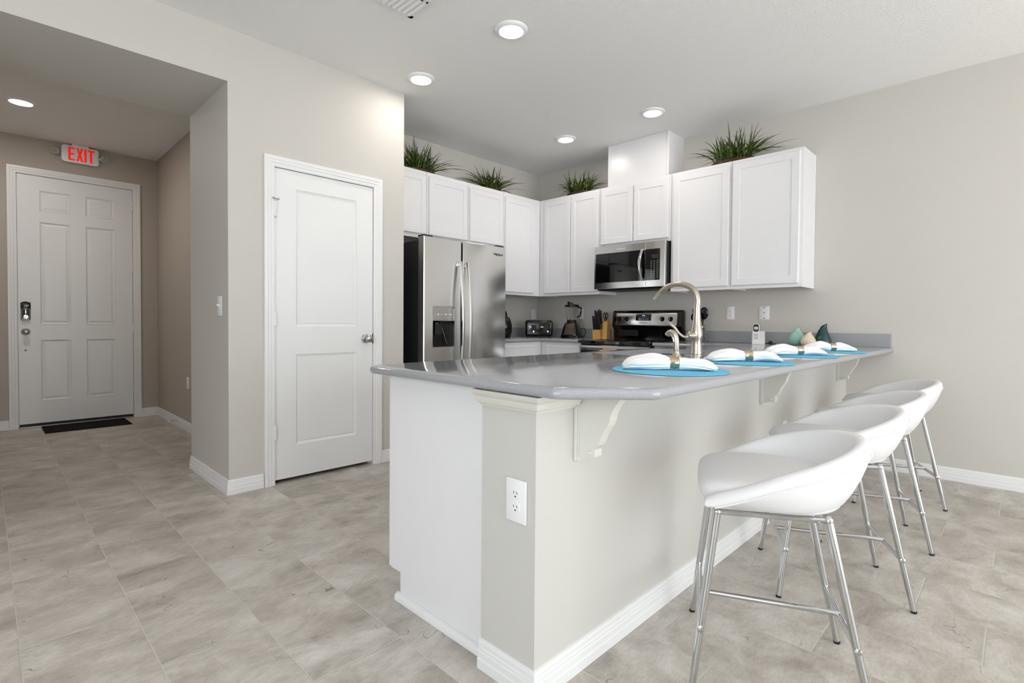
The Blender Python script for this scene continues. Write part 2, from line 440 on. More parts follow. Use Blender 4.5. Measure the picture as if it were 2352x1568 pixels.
# front door: six raised panels
b = MB()
pw = ((.392, .620), (.741, .977)); ph = ((2.103, 2.300), (1.003, 1.995), (.256, .849))
b.slab(.2335, 1.1305, .036, 2.4365, .044, [(x[0], x[1], z[0], z[1]) for x in pw for z in ph], [(.004, -.003), (.010, .006), (.010, .004), (.004, 0), (.026, -.005)], mx=T(0, YD+.002, 0))
d1 = struct('door_1', b, M_TRIM, label='white six-panel front door at the end of the dim hall')
def hinge(zc, x, y, par, hh=.05):
    b = MB(); b.tube([(x, y-.008, zc-hh), (x, y-.008, zc+hh)], .0075, 10); b.box((x-.014, y-.002, zc-hh), (x+.014, y+.001, zc+hh))
    for q in (-.034, -.001, .033): b.tube([(x, y-.008, zc+q), (x, y-.008, zc+q+.001)], .0079, 10)
    return obj('hinge', b, M_TRIM if par else M_SATIN, par, True)
for z in (2.264, 1.615, .972, .327): hinge(z, 1.132, YD, d1)
# deadbolt keypad lock
b = MB()
def arch(w, z0, z1, rise, n=8):
    p = [(-w+2*w*k/n, z0-rise*(1-(2*k/n-1)**2)) for k in range(n+1)]
    return p+[(w-2*w*k/n, z1+rise*(1-(2*k/n-1)**2)) for k in range(n+1)]
b.prism(arch(.036, 1.045, 1.205, .014), 'y', -.022, 0, .004, mx=T(.286, YD+.002, 0)); lk = obj('deadbolt_lock', b, M_CHROME, d1, True, label='chrome keypad deadbolt with black cap')
b = MB(); b.prism(arch(.0355, 1.152, 1.207, .012)[9:]+[(-.0355, 1.152), (.0355, 1.152)], 'y', -.030, -.0215, .003, mx=T(.286, YD+.002, 0)); obj('lock_cap', b, M_BLACK, lk, True)
b = MB(); b.prism([(-.024, 1.15), (.024, 1.15), (.024, 1.075), (.017, 1.056), (0, 1.05), (-.017, 1.056), (-.024, 1.075)], 'y', -.026, -.0215, .002, mx=T(.286, YD+.002, 0)); obj('lock_face', b, M_DKGREY, lk, True)
b = MB(); b.box((.279, YD-.03, 1.09), (.293, YD-.024, 1.148), .002); b.lathe([(.017, YD-.024), (.017, YD-.031), (.0, YD-.032)], 20, (.286, 0, 1.073), 'y'); b.box((.281, YD-.041, 1.061), (.291, YD-.030, 1.085), .002, mx=T(.286, 0, 1.073) @ RY(.8) @ T(-.286, 0, -1.073)); obj('thumb_turn', b, M_CHROME, lk, True)
def knob(name, x, z, y, par, r=.027):
    b = MB(); b.lathe([(.001, y), (.033, y), (.033, y-.006), (.029, y-.011), (.012, y-.014), (.0105, y-.03), (.016, y-.035), (r*.93, y-.042), (r, y-.052), (r*.94, y-.061), (r*.6, y-.067), (.001, y-.068)], 32, (x, 0, z), 'y')
    return obj(name, b, M_SATIN, par, True, 60)
knob('door_knob', .286, .930, YD+.002, d1)
b = MB(); b.lathe([(.001, 0), (.007, 0), (.007, -.004), (.001, -.005)], 14, (.283, YD+.002, .751), 'y'); obj('door_viewer', b, M_DKGREY, d1, True)
b = MB(); b.box((.236, YD+.012, .0135), (1.128, YD+.040, .05), .002); obj('door_gap_block', b, M_BLACKM, d1)  # black strip added to block leaking light and keep the door gap dark
b = MB(); b.box((.232, YD-.030, 0), (1.132, YD+.09, .013), .005); struct('trim_3', b, M_SATIN)

# pantry door: two raised panels
b = MB()
b.slab(1.3095, 2.0125, .026, 2.035, .036, [(1.447, 1.883, 1.020, 1.920), (1.447, 1.883, .238, .836)], [(.006, .003), (.020, .007), (.008, 0), (.004, -.003)], mx=T(0, YP+.003, 0))
d2 = struct('door_2', b, M_TRIM, label='white two-panel pantry door with a round satin knob')
for z in (1.775, 1.070, .338): hinge(z, 1.308, YP-.002, d2, .046)
knob('door_knob', 1.957, .932, YP+.003, d2, .028)
b = MB(); b.box((2.010, YP-.002, .895), (2.018, YP+.004, .967), .0015); obj('strike_plate', b, M_DKGREY, d2)
b = MB(); b.tube([(1.308, YP-.008, 1.822), (1.308, YP-.008, 1.838)], .008, 10); b.tube([(1.309, YP-.010, 1.835), (1.293, YP-.026, 1.836)], .003, 8); b.tube([(1.309, YP-.010, 1.835), (1.322, YP-.022, 1.832)], .003, 8); b.ball((1.291, YP-.028, 1.836), .006); b.ball((1.324, YP-.024, 1.832), .006); obj('hinge_pin_stop', b, M_SATIN, d2, True)
b = MB(); b.tube([(1.309, YP-.008, 1.72), (1.313, YP-.016, 1.716)], .003, 8); obj('hinge_screw', b, M_SATIN, d2, True)

# moulded cap where the post meets the worktop, and shoe moulding of the panel
b = MB(); CR = [(0, 0), (.010, 0), (.012, .006), (.024, .010), (.030, .020), (.032, .030), (.044, .040), (.048, .051), (0, .051)]
b.sweep([(d, z+ZB-.052) for d, z in CR], [(1.0686, 1.173), (1.0686, YK), (1.234, YK)]); struct('trim_4', b, M_CREAMT, True)

# ---------------------------------------------------------------- recessed lamps
def downlight(x, y, label, power=3.0, first=None):
    t = thing('recessed_light', label, 'ceiling light', (x, y, ZC), 0, 'round recessed ceiling lights')
    b = MB(); b.lathe([(.098, 0), (.097, -.006), (.088, -.0125), (.0725, -.0165), (.0715, -.014), (.0715, -.001)], 48); obj('trim_ring', b, M_WHITEP, t, True, 60)
    b = MB(); b.lathe([(.0715, -.012), (.06, -.0145), (.03, -.016), (.001, -.0165)], 40); obj('lens', b, M_LAMP, t, True)
    l = bpy.data.lights.new('lamp', 'AREA'); l.shape = 'DISK'; l.size = .14; l.energy = power; l.color = (1, .94, .88)
    lo = bpy.data.objects.new('lamp', l); COL.objects.link(lo); lo.parent = t; lo.location = (0, 0, -.0185)
    return t
downlight(2.216, 2.20, 'recessed ceiling light nearest the air vent, largest in view')
downlight(2.213, 3.104, 'recessed ceiling light close to the pantry wall corner')
downlight(3.881, 3.115, 'recessed ceiling light in the back corner of the kitchen')
downlight(3.880, 2.203, 'recessed ceiling light in front of the white vent cover')
downlight(.228, 5.76, 'recessed ceiling light in the dim entry hall', 11)

# ceiling air vent
t = thing('air_vent', 'white louvred air vent in the ceiling cut by the top of the picture', 'vent', (1.735, 2.53, ZC))
b = MB(); b.prism([(-.33, -.42), (0, -.42), (0, 0), (-.33, 0)], 'z', -.006, 0, .002); b.box((-.33, -.42, -.008), (-.3, 0, 0), .002); b.box((-.03, -.42, -.008), (0, 0, 0), .002); b.box((-.33, -.03, -.008), (0, 0, 0), .002); b.box((-.33, -.42, -.008), (0, -.39, 0), .002)
obj('frame', b, M_WHITEP, t)
for k in range(8):
    b = MB(); x = -.288+.0327*k; b.prism([(x, -.007), (x+.02, -.020), (x+.029, -.019), (x+.012, -.006)], 'y', -.39, -.03); obj('louver', b, M_WHITEP, t)
for k in range(8): b = MB(); b.box((-.285+.0327*k+.012, -.215, -.024), (-.285+.0327*k+.018, -.20, -.012)); obj('damper_lever', b, M_DKGREY, t)

# ---------------------------------------------------------------- wall plates
def plate(name, label, mx, kind, w=.07, h=.115):
    """mx maps local (x right, y into the wall, z up) to the wall; plate centred on the origin"""
    t = thing(name, label, {'wall_outlet': 'outlet', 'light_switch': 'light switch', 'cable_plate': 'wall plate'}[name])
    t.matrix_world = mx
    b = MB(); b.box((-w/2, -.006, -h/2), (w/2, 0, h/2), .0035, 2); obj('cover_plate', b, M_WHITEP, t, True)
    if kind == 'outlet':
        for z in (.0195, -.0195):
            b = MB(); b.prism([(-.0165, z-.009), (-.0165, z+.009), (-.010, z+.0145), (.010, z+.0145), (.0165, z+.009), (.0165, z-.009), (.010, z-.0145), (-.010, z-.0145)], 'y', -.0078, -.005, .0008); r = obj('receptacle', b, M_WHITEP, t)
            b = MB(); b.box((-.0075, -.0081, z+.000), (-.0055, -.0074, z+.008)); b.box((.0055, -.0081, z+.001), (.0075, -.0074, z+.008)); b.lathe([(.0027, -.0074), (.0027, -.0081), (.0001, -.0081)], 12, (0, 0, z-.0065), 'y'); obj('slots', b, M_DARKSLOT, r)
        b = MB(); b.lathe([(.003, -.006), (.003, -.0072), (.0001, -.0074)], 12, (0, 0, 0), 'y'); obj('screw', b, M_WHITEP, t)
    elif kind == 'gfci':
        b = MB(); b.box((-.0165, -.0082, -.033), (.0165, -.005, .033), .001); r = obj('receptacle', b, M_WHITEP, t)
        for z in (.020, -.020):
            b = MB(); b.box((-.0075, -.0086, z-.002), (-.0055, -.008, z+.006)); b.box((.0055, -.0086, z-.001), (.0075, -.008, z+.006)); b.lathe([(.0027, -.008), (.0027, -.0086), (.0001, -.0086)], 12, (0, 0, z-.0085), 'y'); obj('slots', b, M_DARKSLOT, r)
    elif kind == 'switch':
        b = MB(); b.box((-.006, -.008, -.012), (.006, -.005, .012), .001); b.box((-.004, -.022, -.004), (.004, -.006, .005), .001, mx=RX(-.35)); obj('toggle', b, M_WHITEP, t)
    elif kind == 'cable':
        for z in (.046, 0, -.046): b = MB(); b.lathe([(.0042, -.005), (.0042, -.0085), (.0001, -.0088)], 14, (0, 0, z), 'y'); obj('screw', b, M_DARKSLOT, t)
    return t
R_XNEG = RZ(-PI/2)      # plate facing -x
R_YNEG = Matrix.Identity(4)
plate('wall_outlet', 'white duplex outlet low on the end post of the peninsula', T(1.0686, 1.0225, .551) @ R_XNEG, 'outlet', .080, .124)
plate('wall_outlet', 'white outlet low on the peninsula wall showing behind the second stool', T(3.19, YK, .455) @ R_YNEG, 'outlet')
plate('wall_outlet', 'white outlet on the stove wall right of the tall faucet', T(XS, 1.842, 1.156) @ R_XNEG, 'gfci')
plate('cable_plate', 'blank white wall plate with three screws above the cordless phone', T(XS, 1.558, 1.155) @ R_XNEG, 'cable', .082)
plate('wall_outlet', 'white outlet on the fridge wall above the black toaster', T(4.58, YF, 1.152) @ R_YNEG, 'gfci', .075)
plate('wall_outlet', 'white outlet on the stove wall half hidden behind the blender', T(XS, 3.485, 1.156) @ R_XNEG, 'outlet', .075)
plate('light_switch', 'white toggle light switch on the hall opening jamb', T(XOP, 3.565, 1.147) @ R_XNEG, 'switch', .075, .125)
plate('wall_outlet', 'white outlet low on the dim hall side wall', T(XH, 5.62, .457) @ R_XNEG, 'outlet', .08)
# baseboard door stop in the hall
t = thing('door_stop', 'small silver spring door stop on the hall baseboard', 'door stop', (XH-.013, 5.97, .058))
b = MB(); b.tube([(-.002*k, .0055*math.cos(k*1.1), .0055*math.sin(k*1.1)) for k in range(32)], .0017, 6); obj('spring', b, M_CHROME, t, True)
b = MB(); b.lathe([(.001, -.078), (.008, -.076), (.009, -.066), (.006, -.062)], 14, axis='x'); obj('rubber_tip', b, M_WHITEP, t, True)

# exit sign
t = thing('exit_sign', 'white and red lit EXIT sign with two lamp heads above the front door', 'exit sign', (.700, YD, 2.700))
def rrect(w, h, r, n=6):
    p = []
    for cx, cz, a0 in ((w-r, h-r, 0), (-w+r, h-r, PI/2), (-w+r, -h+r, PI), (w-r, -h+r, 1.5*PI)):
        for k in range(n+1): a = a0+PI/2*k/n; p.append((cx+r*math.cos(a), cz+r*math.sin(a)))
    return p
b = MB(); b.prism(rrect(.146, .083, .028), 'y', -.052, -.004, .005); b.box((-.1, -.006, -.06), (.1, 0, .06)); hs = obj('housing', b, M_WHITEP, t, True)
b = MB(); b.box((-.065, -.055, .078), (.065, -.002, .0995), .003); obj('ceiling_canopy', b, M_WHITEP, t)
EX = {'E': [(0, 0), (.05, 0), (.05, .017), (.019, .017), (.019, .056), (.046, .056), (.046, .073), (.019, .073), (.019, .113), (.05, .113), (.05, .13), (0, .13)],
      'X': [(0, 0), (.020, 0), (.0275, .042), (.035, 0), (.055, 0), (.038, .067), (.053, .13), (.033, .13), (.0275, .094), (.021, .13), (.002, .13), (.017, .067)],
      'I': [(0, 0), (.019, 0), (.019, .13), (0, .13)], 'T': [(.017, 0), (.036, 0), (.036, .113), (.053, .113), (.053, .13), (0, .13), (0, .113), (.017, .113)]}
for ch, x in (('E', -.094), ('X', -.032), ('I', .030), ('T', .057)):
    b = MB(); b.prism([(px+x, pz-.065) for px, pz in EX[ch]], 'y', -.0535, -.0515); obj('letter', b, M_EXITRED, hs, label='red letter %s' % ch)
for sx in (-1, 1):
    b = MB(); b.tube([(sx*.143, -.026, -.012), (sx*.165, -.03, -.004)], .016, 10); b.lathe([(.012, .012), (.034, .008), (.038, -.004), (.038, -.012), (.033, -.014), (.032, -.010), (.001, -.009)], 28, (sx*.192, -.036, .008), 'y'); hd = obj('lamp_head', b, M_SATIN, t, True)
    b = MB()
    for k in range(19):
        q = [(0, 0)]+[(.011*math.cos(a*PI/3), .011*math.sin(a*PI/3)) for a in range(6)]+[(.022*math.cos(a*PI/6), .022*math.sin(a*PI/6)) for a in range(12)]
        b.ball((sx*.192+q[k][0], -.0455, .008+q[k][1]), .0042, u=8, v=6)
    obj('lamp_lens', b, M_CHROME, hd, True)

# entry mat
b = MB(); b.box((.388, 6.375, .0005), (1.045, YD-.032, .007), .003); tag(obj('door_mat', b, M_RUBBER), 'black rubber mat on the floor at the front door', 'door mat')
#SPLIT

# ---------------------------------------------------------------- kitchen cabinets
G = .0015
def cabinet(name, label, cat, group, mx, u0, u1, z0, z1, depth, doors, under=False, extra=None, kind='door'):
    t = thing(name, label, cat, (0, 0, 0), 0, group); t.matrix_world = mx @ T(u0, 0, z0); inv = T(-u0, 0, -z0)
    b = MB(); b.box((u0+G, 0, z0), (u1-G, .019, z1), .0012)
    b.box((u0+G, .019, z0+(.02 if under else 0)), (u1-G, depth, z1)); 
    if under: b.box((u0+G, .019, z0), (u0+G+.016, depth, z0+.02)); b.box((u1-G-.016, .019, z0), (u1-G, depth, z0+.02))
    if extra: extra(b)
    ca = obj('carcass', b, M_CAB, t, mx=inv)
    for (a, c, e, f) in doors:
        b = MB(); w = .056 if f-e > .25 else .0; pan = [(a+w, c-w, e+w, f-w)] if w else [(a+.03, c-.03, e+.03, f-.03)]
        b.slab(a, c, e, f, .019, pan, [(.003, .0035), (.004, .0015), (.002, 0)], .004, mx=T(0, -.0195, 0))
        obj(kind if w else 'drawer_front', b, M_CAB, t, mx=inv)
    if under:
        b = MB(); b.box((u0+.018, .02, z0+.0185), (u1-.018, depth-.001, z0+.0195)); obj('underside', b, M_UNDER, t, mx=inv, label='unpainted wood underside')
    return t
UG = 'white shaker wall cabinets'
FY = YF-.305; FX = XS-.305
mk = T(0, FY, 0)
ZU0, ZU1, ZO = 1.346, 2.40, 1.803
cabinet('wall_cabinet', 'white wall cabinet over the left of the fridge beside the pantry wall corner', 'cabinet', UG, mk, 2.292, 2.803, ZO, ZU1, .303, [(2.333, 2.787, ZO+.035, 2.366)])
cabinet('wall_cabinet', 'white wall cabinet over the middle of the fridge between two single-door cabinets', 'cabinet', UG, mk, 2.803, 3.288, ZO, ZU1, .303, [(2.819, 3.272, ZO+.035, 2.363)])
cabinet('wall_cabinet', 'white short wall cabinet over the right edge of the fridge beside the tall corner cabinet', 'cabinet', UG, mk, 3.288, 3.767, ZO, ZU1, .303, [(3.305, 3.748, ZO+.037, 2.358)])
cabinet('wall_cabinet', 'white tall wall cabinet on the fridge wall at the inside corner, above the toaster', 'cabinet', UG, mk, 3.767, FX, ZU0, ZU1, .303, [(3.786, 4.222, ZU0+.028, 2.357)], True)
def SX(y0): return T(FX, y0, 0) @ RZ(-PI/2)
def yy(*q): return [(-a, -c, e, f) for a, c, e, f in q]      # doors given in y (descending), local u = -y
ms = T(FX, 0, 0) @ RZ(-PI/2)
cabinet('wall_cabinet', 'white two-door wall cabinet on the stove wall left of the microwave', 'cabinet', UG, ms, -FY, -3.030, ZU0, ZU1, .303, yy((3.757, 3.4, ZU0+.028, 2.372), (3.391, 3.044, ZU0+.028, 2.372)), True)
cabinet('wall_cabinet', 'white short two-door wall cabinet right above the microwave', 'cabinet', UG, ms, -3.030, -2.262, ZO, ZU1, .303, yy((3.012, 2.652, ZO+.03, 2.368), (2.640, 2.285, ZO+.03, 2.366)))
cabinet('wall_cabinet', 'white tall single-door wall cabinet right of the microwave', 'cabinet', UG, ms, -2.262, -1.727, ZU0, ZU1, .303, yy((2.236, 1.742, ZU0+.028, 2.370)), True)
cabinet('wall_cabinet', 'white tall wall cabinet at the open end of the stove wall, below the fullest plant', 'cabinet', UG, ms, -1.727, -1.188, ZU0, ZU1, .303, yy((1.713, 1.212, ZU0+.028, 2.374)), True, lambda b: b.box((-1.192, .29, ZU0), (-1.186, .303, ZU1)))
t = thing('vent_cover', 'glossy white boxed vent cover rising from the microwave cabinet to the ceiling', 'vent cover', (FX, 2.62, ZU1))
b = MB(); b.box((.006, -.318, .001), (.303, .318, ZC-ZU1-.001)); obj('panel_box', b, M_CAB, t)
for y in (-.325, .305): b = MB(); b.box((0, y, .001), (.018, y+.02, ZC-ZU1-.001), .002); obj('corner_strip', b, M_CAB, t)

# base cabinets
CZ = ZB-.002; TK = .10
def toe(u0, u1, dep):
    return lambda b: b.box((u0+.02, .075, .0), (u1-.02, dep, TK+.002))
YBF, XBF = YF-.61, XS-.61         # base cabinet faces on fridge wall / stove wall
BG = 'white base cabinets'
def bcab(label, mx, u0, u1, dep, doors): return cabinet('base_cabinet', label, 'cabinet', BG, mx, u0, u1, TK, CZ, dep, doors, extra=toe(u0, u1, dep))
mkb = T(0, YBF, 0); msb = T(XBF, 0, 0) @ RZ(-PI/2)
bcab('white base cabinet between the fridge and the inside corner, only its top drawer in view', mkb, 3.372, XBF, .606, [(3.40, 3.955, .70, .840), (3.40, 3.955, .13, .685)])
bcab('white base cabinet between the inside corner and the range', msb, -(YBF), -3.014, .606, [(-3.45, -3.03, .70, .840), (-3.45, -3.03, .13, .685)])
bcab('white base cabinet right of the range, mostly hidden by the peninsula', msb, -2.244, -1.80, .606, [(-2.22, -1.83, .70, .840), (-2.22, -1.83, .13, .685)])
# peninsula cabinets face the kitchen (+y); end panel at the left end with a toe notch
t = thing('peninsula_cabinet', 'white peninsula cabinet run with a flat end panel facing left', 'cabinet', (1.1085, 1.175, 0))
b = MB(); b.prism([(0, .0), (.500, 0), (.500, .103), (.563, .103), (.563, CZ), (0, CZ)], 'x', 0, .018, 0); obj('end_panel', b, M_CAB, t)
b = MB(); b.box((.018, .0, .103), (2.92, .544, .62)); b.box((.018, 0, .62), (1.20, .544, CZ)); b.box((2.06, 0, .62), (2.92, .544, CZ)); b.box((.018, 0, 0), (2.92, .48, .103)); b.box((.0185, .544, .103), (2.92, .563, .66)); b.box((.0185, .544, .66), (2.92, .563, CZ)); obj('carcass', b, M_CAB, t)
mq = T(1.1085, 1.175+.563, 0) @ RZ(PI)
for k in range(5):
    x0 = -.019+.586*k
    zt_ = .685 if k else .856
    b = MB(); b.slab(-x0-.55, -x0-.02, .105, zt_, .019, [(-x0-.494, -x0-.076, .17, zt_-.056)], [(.003, .0035), (.004, .0015)], .004, mx=T(0, .563+.0195, 0) @ RZ(PI) @ Matrix.Diagonal((1, 1, 1, 1)))
    obj('door', b, M_CAB, t)
    if not k: continue
    b = MB(); b.slab(-x0-.55, -x0-.02, .70, .84, .019, [(-x0-.52, -x0-.05, .73, .81)], [(.003, .0035), (.004, .0015)], .004, mx=T(0, .563+.0195, 0) @ RZ(PI)); obj('drawer_front', b, M_CAB, t)
b = MB(); b.prism([(-.019, 0), (0, 0), (0, .027), (-.006, .027), (-.014, .022), (-.019, .012)], 'y', -.001, .512); obj('shoe_moulding', b, M_TRIM, t, True)

# ---------------------------------------------------------------- worktops
def bullnose(th, r=None, n=5):
    r = th/2; return [(-r+r*math.cos(PI/2-PI*k/(2*n)*1) if 0 else r*(math.sin(PI*k/n)-1), -r+r*math.cos(PI*k/n)) for k in range(n+1)]
def fillet(P, R, n=6):
    out = []; m = len(P)
    for i in range(m):
        p, a, c = Vector(P[i]), Vector(P[i-1]), Vector(P[(i+1) % m]); r = R[i] if isinstance(R, (list, tuple)) else R
        if not r: out.append(tuple(p)); continue
        d1, d2 = (a-p).normalized(), (c-p).normalized(); ang = d1.angle(d2); tl = min(r/math.tan(ang/2), .45*min((a-p).length, (c-p).length)); rr = tl*math.tan(ang/2)
        s, e = p+d1*tl, p+d2*tl; cen = p+(d1+d2).normalized()*(rr/math.sin(ang/2))
        a0 = math.atan2(s.y-cen.y, s.x-cen.x); a1 = math.atan2(e.y-cen.y, e.x-cen.x); da = (a1-a0+PI) % (2*PI)-PI
        for k in range(n+1): out.append((cen.x+rr*math.cos(a0+da*k/n), cen.y+rr*math.sin(a0+da*k/n)))
    return out
def inset_poly(P, d):
    """move every edge inward (counter-clockwise polygon) by d"""
    out = []; n = len(P)
    for i in range(n):
        a, p, c = Vector(P[i-1]), Vector(P[i]), Vector(P[(i+1) % n]); d1 = (p-a).normalized(); d2 = (c-p).normalized()
        n1, n2 = Vector((-d1.y, d1.x)), Vector((-d2.y, d2.x)); q = p+(n1+n2)*d/(1+n1.dot(n2)); out.append((q.x, q.y))
    return out
def worktop_mesh(P, hole, soft, z0=ZB, z1=ZT):
    """P: ccw outline; soft[i]: edge i..i+1 is rounded (others stay against a wall)."""
    mb = MB(); bm = mb.bm; th = z1-z0; r = th/2; rows = []
    for k in range(7):
        a = PI*k/6; d = r*(1-math.sin(a)); z = z1-r+r*math.cos(a); Q = inset_poly(P, d)
        rows.append([(q[0] if s else p[0], q[1] if s else p[1], z) for q, p, s in zip(Q, P, soft)])
    mb.grid(rows, True); bm.verts.ensure_lookup_table(); n = len(P)
    top = list(bm.verts)[:n]; bot = list(bm.verts)[-n:]
    def fill(loop, z, H, flip):
        vs = loop; es = []
        for i in range(len(vs)): es.append(bm.edges.get((vs[i], vs[(i+1) % len(vs)])) or bm.edges.new((vs[i], vs[(i+1) % len(vs)])))
        hv = []
        if H:
            hv = [bm.verts.new((p[0], p[1], z)) for p in H]
            es += [bm.edges.new((hv[i], hv[(i+1) % len(hv)])) for i in range(len(hv))]
        bmesh.ops.triangle_fill(bm, edges=es, use_beauty=True, use_dissolve=False)
        return hv
    a = fill(top, z1, hole, 0); c = fill(bot, z0, hole, 1)
    for i in range(len(a)): bm.faces.new((a[i], a[(i+1) % len(a)], c[(i+1) % len(a)], c[i]))
    bmesh.ops.recalc_face_normals(bm, faces=bm.faces)
    return mb
# sink cut-out
HOLE = fillet([(2.335, 1.315), (3.135, 1.315), (3.135, 1.695), (2.335, 1.695)], .075, 6)
YE = 1.772
WALLX = XS-.001
P = fillet([(1.020, .848), (1.212, .660), (WALLX, .660), (WALLX, 2.247), (3.995, 2.247), (3.995, YE), (1.020, YE)], [.045, .045, 0, 0, .006, .006, .03], 5)
soft = [not (p[0] > WALLX-.002) for p in P]
wt = worktop_mesh(P, HOLE, soft)
PW = obj('worktop', wt, M_CTR, None, True, 40); tag(PW, 'grey speckled peninsula worktop with a clipped front corner, running to the stove wall', 'worktop')
b = MB(); b.box((XS-.020, .672, ZT+.0003), (XS-.0008, 2.247, ZT+.100), .002); obj('backsplash', b, M_CTR, PW)
P2 = [(3.37, 3.502), (4.002, 3.502), (4.002, 3.013), (WALLX, 3.013), (WALLX, YF-.001), (3.37, YF-.001)]
P2 = fillet(P2, [0, 0, .005, 0, 0, 0], 3)
soft = [(p[1] < 3.503 and p[0] < 4.01) for p in P2]
KW = obj('worktop', worktop_mesh(P2, None, soft), M_CTR, None, True, 40); tag(KW, 'grey speckled corner worktop between the fridge and the range', 'worktop')
b = MB(); b.box((XS-.020, 3.013, ZT+.0003), (XS-.0008, YF-.020, ZT+.100), .002); b.box((3.37, YF-.020, ZT+.0003), (XS-.0008, YF-.0008, ZT+.100), .002); obj('backsplash', b, M_CTR, KW)

# sink, faucet, side spray
t = thing('sink', 'stainless undermount sink set in the peninsula worktop', 'sink', (2.735, 1.505, ZB))
b = MB(); rows = []
H0 = [(x-2.735, y-1.505) for x, y in fillet([(2.325, 1.305), (3.145, 1.305), (3.145, 1.705), (2.325, 1.705)], .08, 6)]
def sc(Pp, d): return inset_poly(Pp, d)
for d, z in ((-.010, -.0005), (0, -.0005), (.004, -.004), (.010, -.17), (.03, -.19), (.15, -.195)): rows.append([(p[0], p[1], z) for p in sc(H0, d)])
b.grid(rows, True, False, False, True); obj('basin', b, M_STEELH, t, True, 60)
b = MB(); b.lathe([(.001, -.192), (.05, -.191), (.055, -.194)], 24); obj('drain', b, M_CHROME, t, True)

t = thing('faucet', 'tall brushed nickel gooseneck faucet with a side lever standing by the sink', 'faucet', (2.716, 1.258, ZT+.0005))
b = MB(); b.lathe([(.001, 0), (.031, 0), (.0315, .004), (.029, .014), (.027, .055), (.0268, .075), (.030, .085), (.033, .105), (.031, .125), (.0255, .15), (.021, .185), (.0185, .225), (.0178, .255), (.0178, .258), (.001, .258)], 32); obj('body', b, M_NICKEL, t, True, 60)
b = MB(); pts = catmull([(0, 0, .258), (0, -.002, .295), (0, .016, .345), (0, .06, .375), (0, .115, .385), (0, .170, .374), (0, .215, .345), (0, .243, .308)], 6)
b.tube(pts, [.0172]*3+[.0172-.0035*k/len(pts) for k in range(len(pts)-3)], 16)
b.lathe([(.0175, .254), (.0182, .256), (.0175, .258)], 24); obj('spout', b, M_NICKEL, t, True, 60)
b = MB(); d = Vector((0, .028, -.037)).normalized(); e = Vector(pts[-1]); b.tube([e-d*.002, e+d*.012], .0155, 16); obj('aerator', b, M_CHROME, t, True)
b = MB(); b.tube([(-.005, .003, .10), (-.050, .018, .100)], [.024, .021], 18)
b.tube([(-.050, .018, .100), (-.060, .021, .100)], [.020, .012], 18)
b.tube(catmull([(-.050, .020, .098), (-.066, .035, .092), (-.078, .062, .112), (-.085, .087, .145), (-.090, .110, .163), (-.092, .122, .168)], 5), [.010, .0088, .008, .0075, .0072, .007, .007, .0068, .0068, .0068, .0068, .007, .0072, .0075, .0078, .0082, .0086, .009, .0092, .0094, .0095, .009, .008, .007, .006, .003][:26], 12)
obj('lever', b, M_NICKEL, t, True, 60)
b = MB(); b.ball((-.005, .038, .118), .008); b.tube([(-.004, .026, .112), (-.005, .038, .118)], .006, 8); obj('pin', b, M_CHROME, t, True)

t = thing('side_spray', 'short brushed nickel side spray left of the tall faucet', 'side spray', (2.395, 1.212, ZT+.0005))
b = MB(); b.lathe([(.001, 0), (.026, 0), (.026, .003), (.020, .010), (.0165, .022), (.0155, .028), (.001, .028)], 28); obj('base_ring', b, M_NICKEL, t, True, 60)
b = MB(); pts = catmull([(0, 0, .026), (0, .001, .055), (0, .003, .085), (0, .010, .108), (0, .026, .121), (0, .042, .116), (0, .050, .106)], 5)
b.tube(pts, [.0135+.002*math.sin(k/len(pts)*PI) for k in range(len(pts))], 14); obj('handle', b, M_NICKEL, t, True, 60)
b = MB(); b.tube(catmull([(-.013, .006, .075), (-.0145, .012, .095), (-.012, .026, .112)], 4), .005, 8); obj('trigger', b, M_SATIN, t, True)

# ---------------------------------------------------------------- fridge
t = thing('refrigerator', 'stainless side-by-side refrigerator with an ice dispenser', 'refrigerator', (2.438, 3.37, 0))
b = MB(); b.box((.004, .082, .02), (.908, .752, 1.712), .004); b.box((.03, .1, 0), (.88, .7, .02)); obj('cabinet', b, M_DKGREY, t, label='dark grey steel cabinet')
b = MB(); b.box((.02, .06, .02), (.89, .082, .09)); obj('toe_grille', b, M_BLACKM, t)
def fdoor(x0, x1, hole=None):
    b = MB()
    if not hole: b.box((x0, 0, .095), (x1, .074, 1.738), .007, 3)
    else: b.slab(x0, x1, .095, 1.738, .074, [hole], [(.0006, .0), (.0006, .034)], .006)
    return b
HD = (.085, .309, .853, 1.183)
fd = obj('freezer_door', fdoor(0, .384, HD), M_STEEL, t, True)
fe = obj('fridge_door', fdoor(.401, .912), M_STEEL, t, True)
b = MB(); b.box((.384, .03, .1), (.401, .072, 1.73)); obj('door_gasket', b, M_BLACKM, t)
for x0, x1, d in ((0, .384, fd), (.401, .912, fe)):
    b = MB(); b.box((x0+.02 if x0 else .01, .02, 1.738), ((x0+.10) if x0 == 0 else x1-.02, .10, 1.752), .003) if x0 == 0 else b.box((x1-.1, .02, 1.738), (x1-.01, .10, 1.752), .003); obj('hinge_cover', b, M_BLACKM, t)
for xc, d in ((.352, fd), (.436, fe)):
    b = MB(); zz = [.50+1.06*k/20 for k in range(21)]
    rows = []
    for z in zz:
        q = (z-1.03)/.53; off = -.03-.042*(1-q*q); w = .0135; th = .008
        rows.append([(xc-w, off+th, z), (xc-w, off-th*.4, z), (xc-w*.6, off-th, z), (xc+w*.6, off-th, z), (xc+w, off-th*.4, z), (xc+w, off+th, z)])
    b.grid(rows, True, False, True, True)
    for z in (.52, 1.54): b.box((xc-.010, -.035, z-.018), (xc+.010, .004, z+.018), .002)
    obj('handle', b, M_STEEL, d, True, 40)
b = MB()   # dispenser
